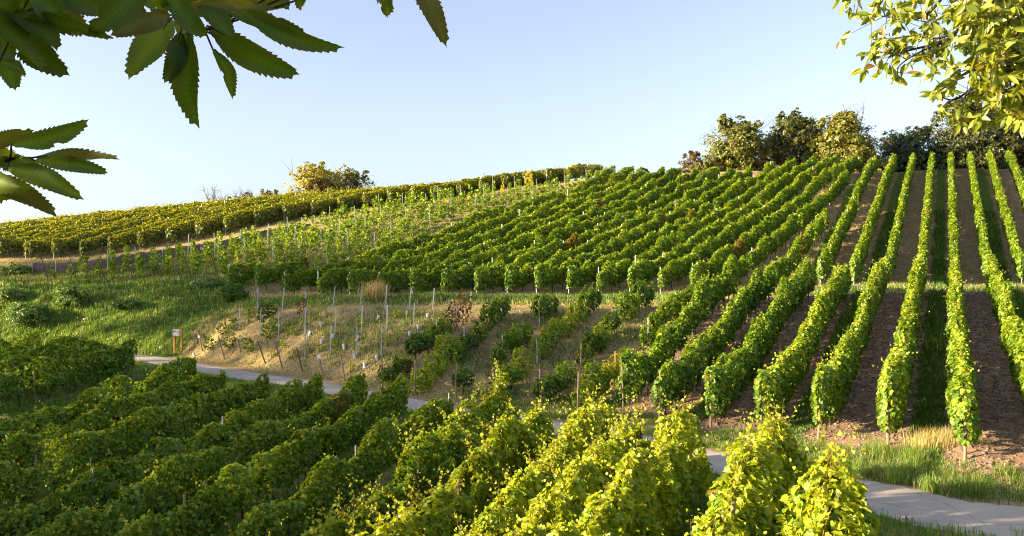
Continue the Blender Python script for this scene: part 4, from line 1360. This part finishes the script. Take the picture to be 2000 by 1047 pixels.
# ------------------------------------------------------------------ chestnut leaves close to the camera
def chestnut_leaf(bx, by, tx, ty, wpx, Y, r, tilt=0.0, curl=.12):
    """one large serrated leaf seen at these photo points, metres away; returns verts, faces"""
    p0 = np.array(pt(bx, by, Y)); p1 = np.array(pt(tx, ty, Y * (1 + r.normal(0, .05))))
    ax_ = p1 - p0; Ln = np.linalg.norm(ax_); ax_ /= Ln
    view = unit((p0 + p1)[None])[0]
    nrm = -view + r.normal(0, .18, 3) + np.array([0, 0, tilt]); nrm -= ax_ * (nrm @ ax_); nrm /= np.linalg.norm(nrm)
    sd_ = np.cross(ax_, nrm)
    hw_ = wpx * 1.04 / F * Y / 2
    n = 17
    V = []; C = []
    us = np.linspace(0, 1, n * 2 + 1)
    bend = r.normal(0, .06) * Ln
    notches = [(r.uniform(.25, .85), r.choice([-1, 1]), r.uniform(.15, .5), r.uniform(.025, .06)) for _ in range(r.integers(0, 3))]
    cup = r.uniform(.15, .4); wv_ = r.uniform(0, 6); twist = r.normal(0, .35)
    base_t = np.clip(r.normal(.38, .25), 0, 1)
    for i, u in enumerate(us):
        prof = (math.sin(math.pi * min(1, u ** .80)) ** .70) * (1 - .12 * u)
        if u > .88: prof *= .55 + .45 * (1 - (u - .88) / .12)
        c = p0 + ax_ * Ln * u + sd_ * bend * math.sin(math.pi * u) - nrm * curl * Ln * u * u
        ta = twist * (u - .3); sdt = sd_ * math.cos(ta) + nrm * math.sin(ta); nt_ = nrm * math.cos(ta) - sd_ * math.sin(ta)
        for s_ in (-1, -.55, 0, .55, 1):
            ww = prof * hw_ * abs(s_)
            edge = abs(s_) == 1
            if edge:
                ww *= (1.0 if i % 2 == 0 else .90) * (1 + .05 * math.sin(i * 2.7 + wv_))
            for nu, ns_, dpth, wd_ in notches:
                if s_ * ns_ > 0: ww *= 1 - dpth * math.exp(-((u - nu) / wd_) ** 2)
            fw = ax_ * ((.03 if i % 2 == 0 else 0) * Ln * (1 if edge else 0) + .05 * Ln * abs(s_)) * (1 if .03 < u < .93 else .2)
            rp = .05 * hw_ * math.sin(math.pi * i + .3) * (1 if abs(s_) > .3 else 0) + .10 * hw_ * math.sin(u * 9 + wv_ + s_)
            V.append(c + sdt * math.copysign(ww, s_) + fw + nt_ * (cup * ww + rp))
            C.append((float(np.clip(base_t + (.30 if s_ == 0 else 0) + (.10 if i % 2 == 0 else -.06) + .12 * math.sin(u * 5 + wv_), 0, 1)),
                      .35 * max(0, math.sin(u * 7 + s_ * 3 + wv_) - .75) / .25 + (.25 if edge else 0), 0, 1))
    f = []
    for i in range(len(us) - 1):
        for j in range(4):
            a = i * 5 + j
            f.append((a + 1, a + 6, a + 5, a))
    V.append(None); V.pop()
    chestnut_leaf.C = C
    return V, f


LA = [(334, 36, 256, 140, 62), (334, 29, 224, 66, 48), (353, 62, 320, 156, 44), (367, 60, 379, 245, 60), (415, 95, 471, 203, 36), (405, 50, 582, 148, 60), (468, 19, 661, 86, 42), (448, 26, 590, 62, 34), (367, 12, 560, 6, 46),
      (335, -10, 405, 66, 50), (412, 66, 488, 104, 28), (270, -10, 330, 18, 40), (530, -30, 562, 12, 34), (610, -50, 584, 23, 32), (735, -80, 774, 37, 50), (792, -70, 867, 72, 46), (390, 10, 450, 60, 50), (300, -30, 400, 20, 60), (380, -20, 500, 12, 50), (345, 25, 372, 90, 34)]
LB = [(20, 46, 128, 141, 66), (38, 40, 200, 84, 44), (57, -5, 172, 60, 74), (295, -45, 172, 62, 62), (-5, 70, 33, 174, 50), (-10, 0, 95, 45, 84), (-25, 15, 85, 105, 74), (100, -25, 218, 24, 60), (60, -25, 140, 62, 60), (180, -35, 268, 22, 60), (-30, 60, 40, 120, 60), (0, 120, 55, 150, 24), (-40, -20, 40, 30, 90), (10, 20, 100, 70, 60)]
LC = [(22, 284, 166, 233, 42), (62, 308, 212, 287, 32), (66, 313, 215, 338, 34), (15, 328, 146, 382, 46), (-25, 345, 96, 408, 46), (-35, 288, 54, 257, 34), (5, 306, 60, 310, 24), (-40, 320, 42, 355, 46), (-30, 300, 40, 330, 50), (-60, 340, 20, 400, 50)]
tr_ = bpy.data.objects.new("chestnut_tree", None); COL.objects.link(tr_); tr_.location = (-3.4, -.6, float(H0(-3.4, -.6)[0]))
tr_["label"] = "chestnut tree whose big toothed dark leaves hang into the top left corner"; tr_["category"] = "tree"
TL = np.array(tr_.location)
r = rng(5)
for gi, (LL, Yb) in enumerate(((LA, 1.25), (LB, 1.15), (LC, 1.2))):
    for a in LL:
        Y = Yb * (1 + r.uniform(-.09, .09))
        v, f = chestnut_leaf(*a, Y, r, tilt=.1)
        tn = np.clip(r.normal(.45, .22), 0, 1); au = .45 if r.random() < .15 else 0
        base = np.mean(v, axis=0)
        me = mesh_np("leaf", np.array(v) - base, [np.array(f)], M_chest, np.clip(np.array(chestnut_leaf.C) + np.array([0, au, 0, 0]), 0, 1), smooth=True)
        ob("leaf", me, tr_, tuple(base - TL))
    b = MB()
    hub = {0: [(300, -120), (350, -40), (366, 20), (400, 60)], 1: [(-120, -60), (-20, 10), (40, 30), (100, 0)], 2: [(-160, 330), (-60, 325), (20, 312), (60, 309)]}[gi]
    b.tube([np.array(pt(p[0], p[1], Yb * 1.03)) - TL for p in hub], [.006, .005, .004, .0025], 6)
    for a in LL:
        hb = min(hub, key=lambda q: (q[0] - a[0]) ** 2 + (q[1] - a[1]) ** 2)
        b.tube([np.array(pt(hb[0], hb[1], Yb * 1.03)) - TL, np.array(pt(a[0], a[1], Yb)) - TL, np.array(pt(a[0] + (a[2] - a[0]) * .2, a[1] + (a[3] - a[1]) * .2, Yb * .995)) - TL], [.0018, .0015, .0008], 5)
    ob("twig", b.mesh("twig", M_dark), tr_)
b = MB()
b.tube([(0, 0, -.5), (.05, 0, 1.5), (.1, .1, 3.2), (0, .2, 5.5)], [.24, .2, .17, .10], 10)
for e in ((1.9, 1.9, 3.1), (1.6, 1.6, 2.3), (2.6, 2.2, 3.3)):
    p = np.array(e) + np.array([-.2, 0, 0]); b.tube([(.1, .1, 1.9), p * np.array([.5, .5, .9]), p * np.array([.92, .9, 1])], [.07, .04, .012], 7)
ob("trunk", b.mesh("trunk", M_bark, True), tr_)
L = Leaves(); m = 1500
P = np.column_stack([r.uniform(-2.4, 1.7, m), r.uniform(-1.6, 2.0, m), r.uniform(1.1, 5.0, m)])
keep = (P[:, 0] + TL[0] < -.80 * np.maximum(P[:, 1] + TL[1], 0) - .55)
P = P[keep]; m = len(P)
L.add(P, r.normal(0, .6, (m, 3)) + np.array([0, 0, .6]), r.normal(0, .6, (m, 3)) + np.array([0, 0, -.5]), r.uniform(.12, .22, m), r.uniform(.2, .8, m), np.zeros(m))
m = 3600  # unseen leaf clump added to shade the hanging leaves
P = np.column_stack([r.uniform(-3.0, -1.15, m), r.uniform(-.9, 1.5, m), r.uniform(-.5, 1.7, m)])
P = P[P[:, 0] < -.72 * np.maximum(P[:, 1], 0) - .35] - TL; m = len(P)
L.add(P, r.normal(0, .6, (m, 3)) + np.array([-.4, 0, .3]), r.normal(0, .6, (m, 3)) + np.array([0, 0, -.5]), r.uniform(.12, .2, m), r.uniform(.2, .8, m), np.zeros(m))
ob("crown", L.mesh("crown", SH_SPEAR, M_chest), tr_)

# right chestnut with sunlit branches
YR = 8.0
t2 = bpy.data.objects.new("chestnut_tree", None); COL.objects.link(t2)
TX = (7.6, 8.6); t2.location = (TX[0], TX[1], float(H0(*TX)[0]))
t2["label"] = "sunlit chestnut tree with yellow-green leaves and prickly burrs reaching in at top right"; t2["category"] = "tree"
TL2 = np.array(t2.location)
BR = [[(2150, 40), (2040, -30), (1900, -60), (1820, 20), (1780, 38), (1735, 33), (1700, 28)],
      [(2150, 60), (1960, -60), (1895, -10), (1868, 62), (1840, 80), (1790, 95), (1745, 103), (1705, 100)],
      [(1868, 62), (1855, 78), (1800, 100), (1760, 125), (1745, 148)],
      [(1868, 62), (1830, 75), (1780, 70), (1725, 80)],
      [(2200, 60), (2060, 90), (1960, 140), (1905, 170), (1860, 195), (1825, 180)],
      [(2060, 90), (1980, 125), (1930, 138), (1890, 125), (1860, 130)],
      [(2100, -40), (2000, 20), (1960, 30), (1910, 15), (1870, 10)],
      [(2150, 10), (2050, 10), (1990, 60), (1940, 70), (1890, 75)],
      [(1905, 170), (1885, 190), (1900, 215), (1935, 205)], [(1860, 195), (1845, 205), (1838, 212)], [(1868, -10), (1800, -25), (1720, -20), (1640, -10)],
      [(2100, 100), (2020, 130), (1990, 160), (1950, 190)], [(2060, 40), (2000, 90), (1960, 105)], [(1960, -60), (1930, 20), (1925, 60)], [(2080, 150), (2010, 185), (1970, 200)]]
b = MB(); L = Leaves(); burr_p = []
r = rng(9)
dep = [YR + r.uniform(-.5, .6) for _ in BR]
dep[2] = dep[3] = dep[1]; dep[5] = dep[4]; dep[8] = dep[4]; dep[9] = dep[4]
for bi, B in enumerate(BR):
    pts = [np.array(pt(q[0], q[1], dep[bi] + .04 * k)) - TL2 for k, q in enumerate(B)]
    rad = np.linspace(.026 if bi in (0, 1, 4, 7) else .014, .005, len(pts))
    # smooth
    P3 = np.array(pts); P3 = smooth_poly(P3, 5); rd = np.interp(np.linspace(0, 1, len(P3)), np.linspace(0, 1, len(rad)), rad)
    b.tube(list(P3), list(rd), 6)
    seg = np.linalg.norm(np.diff(P3, axis=0), axis=1); cum = np.concatenate([[0], np.cumsum(seg)])
    Lt = cum[-1]; dens_ = 9 if bi in (4, 5, 6, 7, 8, 11, 12, 13, 14) else 6.0
    startf = .45 if bi in (1,) else (.62 if bi == 0 else .15)
    for k in range(int(dens_ * Lt * 2.1)):
        s_ = Lt * r.uniform(startf, 1.0)
        c_ = np.array([np.interp(s_, cum, P3[:, j]) for j in range(3)])
        tw = r.normal(0, .10, 3) + np.array([0, 0, -.02]); e_ = c_ + tw * 1.3
        b.tube([c_, e_], [.004, .0025], 4)
        m = r.integers(4, 8)
        dd = r.normal(0, .75, (m, 3)) + np.array([0, 0, -.55])
        nn = np.cross(dd, r.normal(0, 1, (m, 3)))
        L.add(np.repeat(e_[None], m, 0) + r.normal(0, .015, (m, 3)), nn, dd, r.uniform(.09, .16, m), r.normal(.62, .22, m), (r.random(m) < .05) * r.random(m))
    tip = P3[-1]
    m = 8
    L.add(np.repeat(tip[None], m, 0), r.normal(0, 1, (m, 3)), r.normal(0, .6, (m, 3)) + np.array([0, 0, -.4]), r.uniform(.11, .18, m), r.normal(.6, .2, m), np.zeros(m))
    burr_p.append(tip + np.array([0, -.03, -.02]))
    if bi in (1, 3, 4, 7, 5): burr_p.append(P3[int(len(P3) * .8)] + np.array([.02, -.05, -.06]))
# dense mass towards the right edge
m = 430
for k in range(m):
    pxx = r.uniform(1880, 2120); pyy = r.uniform(-40, 240)
    if pyy > 110 + (pxx - 1850) * 1.0: continue
    if pxx < 1920 and r.random() < .4: continue
    c_ = np.array(pt(pxx, pyy, YR + r.uniform(-.5, .9))) - TL2
    mm = r.integers(5, 8)
    dd = r.normal(0, .75, (mm, 3)) + np.array([0, 0, -.55]); nn = np.cross(dd, r.normal(0, 1, (mm, 3)))
    L.add(np.repeat(c_[None], mm, 0) + r.normal(0, .02, (mm, 3)), nn, dd, r.uniform(.10, .17, mm), r.normal(.66, .22, mm), (r.random(mm) < .05) * .6)
    b.tube([c_, c_ + np.array([.15, .05, .1]) + r.normal(0, .06, 3)], [.003, .004], 4)
# rest of the crown outside the frame
m = 5000
P = np.column_stack([r.normal(0, 2.0, m), r.normal(0, 2.0, m), r.uniform(2.5, 10, m)])
P = P[(P[:, 0] + TL2[0]) > .70 * (P[:, 1] + TL2[1])]; m = len(P)
L.add(P, r.normal(0, .6, (m, 3)) + np.array([0, 0, .5]), r.normal(0, .6, (m, 3)) + np.array([0, 0, -.5]), r.uniform(.13, .2, m), r.uniform(.3, .8, m), np.zeros(m))
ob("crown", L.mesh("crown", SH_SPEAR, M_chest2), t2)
ob("branch", b.mesh("branch", M_dark, True), t2)
bt_ = MB(); bt_.tube([(0, 0, -.5), (0, 0, 3), (.1, 0, 6), (0, .1, 9.5)], [.3, .25, .18, .06], 10)
for e in BR[0][0], BR[4][0], BR[1][0]:
    q = np.array(pt(e[0], e[1], YR)) - TL2
    bt_.tube([(0, 0, q[2] - 1.2), q * np.array([.5, .5, 1]) - np.array([0, 0, .4]), q], [.1, .06, .026], 7)
ob("trunk", bt_.mesh("trunk", M_bark, True), t2)
# spiny burr
V = []; Fb = []
rb = rng(3)
bb = MB()
import bmesh as _bm
x_ = _bm.new(); _bm.ops.create_icosphere(x_, subdivisions=2, radius=.03)
vs = [np.array(v.co) for v in x_.verts]; fs_ = [[v.index for v in f.verts] for f in x_.faces]; x_.free()
bb.add(vs, fs_)
for v in vs:
    for q in range(2):
        d = v / np.linalg.norm(v) + rb.normal(0, .25, 3); d /= np.linalg.norm(d)
        sd_ = np.cross(d, rb.normal(0, 1, 3)); sd_ /= np.linalg.norm(sd_)
        bb.add([d * .028 + sd_ * .002, d * .028 - sd_ * .002, d * .046], [[0, 1, 2]])
BUR = bb.mesh("burr", M_burr)
for k, q in enumerate(burr_p):
    ob("burr", BUR, t2, tuple(q), k)

print("trees done", flush=True)
# ------------------------------------------------------------------ grass
def blades(name, pts, h, wd, tint, aut, seed, label, lean=.5):
    r = rng(seed); n = len(pts)
    z = Hd(pts[:, 0], pts[:, 1])
    a = r.uniform(0, 2 * math.pi, n); dx = np.cos(a); dy = np.sin(a)
    l = r.random(n) * lean; la = r.uniform(0, 2 * math.pi, n)
    hh = h * r.uniform(.5, 1.3, n)
    b0 = np.column_stack([pts[:, 0] - dx * wd / 2, pts[:, 1] - dy * wd / 2, z - .03])
    b1 = np.column_stack([pts[:, 0] + dx * wd / 2, pts[:, 1] + dy * wd / 2, z - .03])
    lx = np.cos(la) * l * hh; ly = np.sin(la) * l * hh
    m0 = np.column_stack([pts[:, 0] - dx * wd * .35 + lx * .35, pts[:, 1] - dy * wd * .35 + ly * .35, z + hh * .55])
    m1 = np.column_stack([pts[:, 0] + dx * wd * .35 + lx * .35, pts[:, 1] + dy * wd * .35 + ly * .35, z + hh * .55])
    t_ = np.column_stack([pts[:, 0] + lx, pts[:, 1] + ly, z + hh * (1 - .3 * l)])
    V = np.stack([b0, b1, m1, m0, t_], 1).reshape(-1, 3)
    bse = (np.arange(n) * 5)[:, None]
    col = np.zeros((n, 5, 4)); col[:, :, 0] = np.clip(tint + r.normal(0, .15, n), 0, 1)[:, None]; col[:, :, 1] = np.clip(aut, 0, 1)[:, None]; col[:, :, 3] = 1
    me = mesh_np(name, V, [np.array([[0, 1, 2, 3]]) + bse, np.array([[3, 2, 4]]) + bse], M_grass, col.reshape(-1, 4))
    ob(name, me, kind="stuff", label=label, cat="grass")


def scatter(n, Y0, Y1, p0, p1, seed, cond):
    r = rng(seed)
    Y = np.sqrt(r.uniform(Y0 ** 2, Y1 ** 2, n)); X = (r.uniform(p0, p1, n) - 1000) / F * Y
    zs_, zg_, zd_, dp_, sp2 = zones(X, Y)
    cl_ = vnoise(X * 2.2, Y * 2.2, 21)
    k = cond(X, Y, zs_, zg_, zd_, dp_, sp2, cl_, r)
    return np.column_stack([X, Y])[k], zg_[k], zd_[k], cl_[k], r


# bank, terrace and other green grass beyond the path
P, g_, d_, c_, r = scatter(420000, 34, 75, -60, 2100, 1, lambda X, Y, s, g, d, dp, sp, c, r: (sp > 0) & (dp > 1.4) & (r.random(len(X)) < g * 1.1 * (.25 + c)) & (g > .38))
blades("green_grass", P, .20 + .22 * c_ * g_, .05, .08 + .45 * c_ + .35 * (vnoise(P[:, 0] * .45, P[:, 1] * .45, 77) - .35), (r.random(len(P)) < .12) * .7 + .4 * d_, 101, "green grass on the bank, terrace and alleys")
P, g_, d_, c_, r = scatter(700000, 30, 92, 0, 2100, 2, lambda X, Y, s, g, d, dp, sp, c, r: (sp > 0) & (dp > 1.4) & (r.random(len(X)) < d * (.35 + .6 * c)) & (d > .30))
blades("dry_grass", P, .10 + .14 * c_, .045, .5 + .4 * c_, np.clip(.35 + .75 * (1 - c_) * d_ + r.normal(0, .25, len(P)), 0, 1), 102, "dry mown grass covering the brown plots", lean=1.4)
P, g_, d_, c_, r = scatter(260000, 20, 36, 1100, 2150, 6, lambda X, Y, s, g, d, dp, sp, c, r: (sp > 0) & (dp > 2.4) & (r.random(len(X)) < g * 1.1 * (.3 + c)) & (g > .3))
blades("alley_grass", P, .08 + .14 * c_ * g_, .022, .1 + .5 * c_, (r.random(len(P)) < .15) * .7, 109, "grass in the green alleys between the lower vine rows", lean=.9)
# scattered weeds on the bare soil
P, g_, d_, c_, r = scatter(60000, 20, 60, 1100, 2150, 7, lambda X, Y, s, g, d, dp, sp, c, r: (sp > 0) & (dp > 1.7) & (s > .6) & (r.random(len(X)) < np.clip((c - .62) * 2.2, 0, 1)))
blades("soil_weeds", P, .05 + .10 * c_, .03, .3 + .4 * c_, (r.random(len(P)) < .3) * .8, 110, "sparse weeds and straw on the bare soil strips", lean=1.2)
# verges close to the path on the right
P, g_, d_, c_, r = scatter(420000, 12, 36, 900, 2150, 3, lambda X, Y, s, g, d, dp, sp, c, r: (sp > 0) & (dp > 1.25) & (dp < 3.6) & (r.random(len(X)) < (.15 + 1.1 * c ** 2)))
cen = np.exp(-((off(P[:, 0], P[:, 1]) - .2) / 1.2) ** 2) + np.exp(-((off(P[:, 0], P[:, 1]) + 1.6) / 1.0) ** 2)
blades("verge_grass", P, .07 + .15 * c_ + .35 * np.clip(cen, 0, 1) * c_, .016, .15 + .5 * c_, np.clip((r.random(len(P)) < .28) * .9 * r.random(len(P)) + .04, 0, 1), 103, "long grass on the verge at the foot of the vine rows", lean=1.1)
# tufts creeping over the path edges
r = rng(12)
k = r.integers(40, len(cl) - 60, 2600); sgn = np.where(r.random(2600) < .5, -1, 1)
hwp = np.interp(cl[k, 1], [18, 26, 40], [1.4, 1.12, .95])
gcl = np.clip((vnoise(k * .09, sgn * 3.0, 8) - .35) * 2.2, 0, 1)
P = cl[k] + nr[k] * (sgn * (hwp + .12 - .42 * gcl * r.random(2600)))[:, None] + r.normal(0, .05, (2600, 2))
P = P[r.random(2600) < .25 + gcl]
blades("edge_tufts", P, np.full(len(P), .13), .014, np.full(len(P), .4), np.clip(r.normal(.3, .3, len(P)), 0, 1), 108, "small tufts of grass creeping over the path edges", lean=1.2)
# near block grass
P, g_, d_, c_, r = scatter(330000, 9, 48, -60, 2100, 4, lambda X, Y, s, g, d, dp, sp, c, r: (sp < 0) & (dp > 1.22) & (r.random(len(X)) < (.25 + c)))
blades("near_grass", P, .12 + .20 * c_, .02 + 0 * c_[0], .25 + .45 * c_, (r.random(len(P)) < .12) * .7, 104, "green grass between the near vine rows", lean=.8)
# alley grass in the right hand blocks is part of the first scatter; dry tall tuft on the terrace
r = rng(55)
x, y, z = hit(733, 584)
P = np.column_stack([x + r.normal(0, .35, 500), y + r.normal(0, .3, 500)])
blades("dry_reed_tuft", P, np.full(500, 1.1), .03, np.full(500, .9), np.full(500, .9), 105, "tall straw-coloured tuft on the grass terrace", lean=.5)
x, y, z = hit(1825, 872)
P = np.column_stack([x + r.normal(0, .4, 900), y + r.normal(0, .3, 900)])
blades("dry_seed_grass", P, np.full(900, .5), .012, np.full(900, .9), r.uniform(.4, 1, 900), 106, "tawny seeding grass clump between two row ends", lean=.6)
# seed stems standing at the near edge of the path
x, y, z = hit(1800, 1035)
b = []
P = np.column_stack([gx(r.uniform(1690, 1900, 90), 15.2), r.normal(15.1, .25, 90)])
blades("path_edge_stems", P, np.full(90, .55), .010, np.full(90, .2), np.full(90, .3), 107, "thin dark grass stems along the near edge of the path", lean=.6)
# clods and stones on bare soil
r = rng(66)
n = 80000
Y = np.sqrt(r.uniform(17 ** 2, 52 ** 2, n)); X = (r.uniform(1150, 2100, n) - 1000) / F * Y
s_, g_, d_, dp_, sp_2 = zones(X, Y)
k = (sp_2 > 0) & (s_ > .6) & (dp_ > 1.3); X = X[k]; Y = Y[k]; n = len(X)
Z = Hd(X, Y); S = .016 + .065 * r.random(n) ** 4
octa = np.array([(1, 0, 0), (0, 1, 0), (-1, 0, 0), (0, -1, 0), (0, 0, .7), (0, 0, -.5)])
of = np.array([(0, 1, 4), (1, 2, 4), (2, 3, 4), (3, 0, 4), (1, 0, 5), (2, 1, 5), (3, 2, 5), (0, 3, 5)])
V = np.column_stack([X, Y, Z])[:, None, :] + S[:, None, None] * octa[None] * r.uniform(.6, 1.4, (n, 6, 1))
V = V + r.normal(0, .12, V.shape) * S[:, None, None]
fc = (of[None] + (np.arange(n) * 6)[:, None, None]).reshape(-1, 3)
ob("soil_clods", mesh_np("soil_clods", V.reshape(-1, 3), [fc], barkmat("clod_soil", (.10, .065, .048), (.26, .19, .15), 4, stretch=(1, 1, 1))), kind="stuff", label="clods and small stones on the bare soil strips", cat="soil")
print("total objects", len(bpy.data.objects), "polys", sum(len(m.polygons) for m in bpy.data.meshes), flush=True)
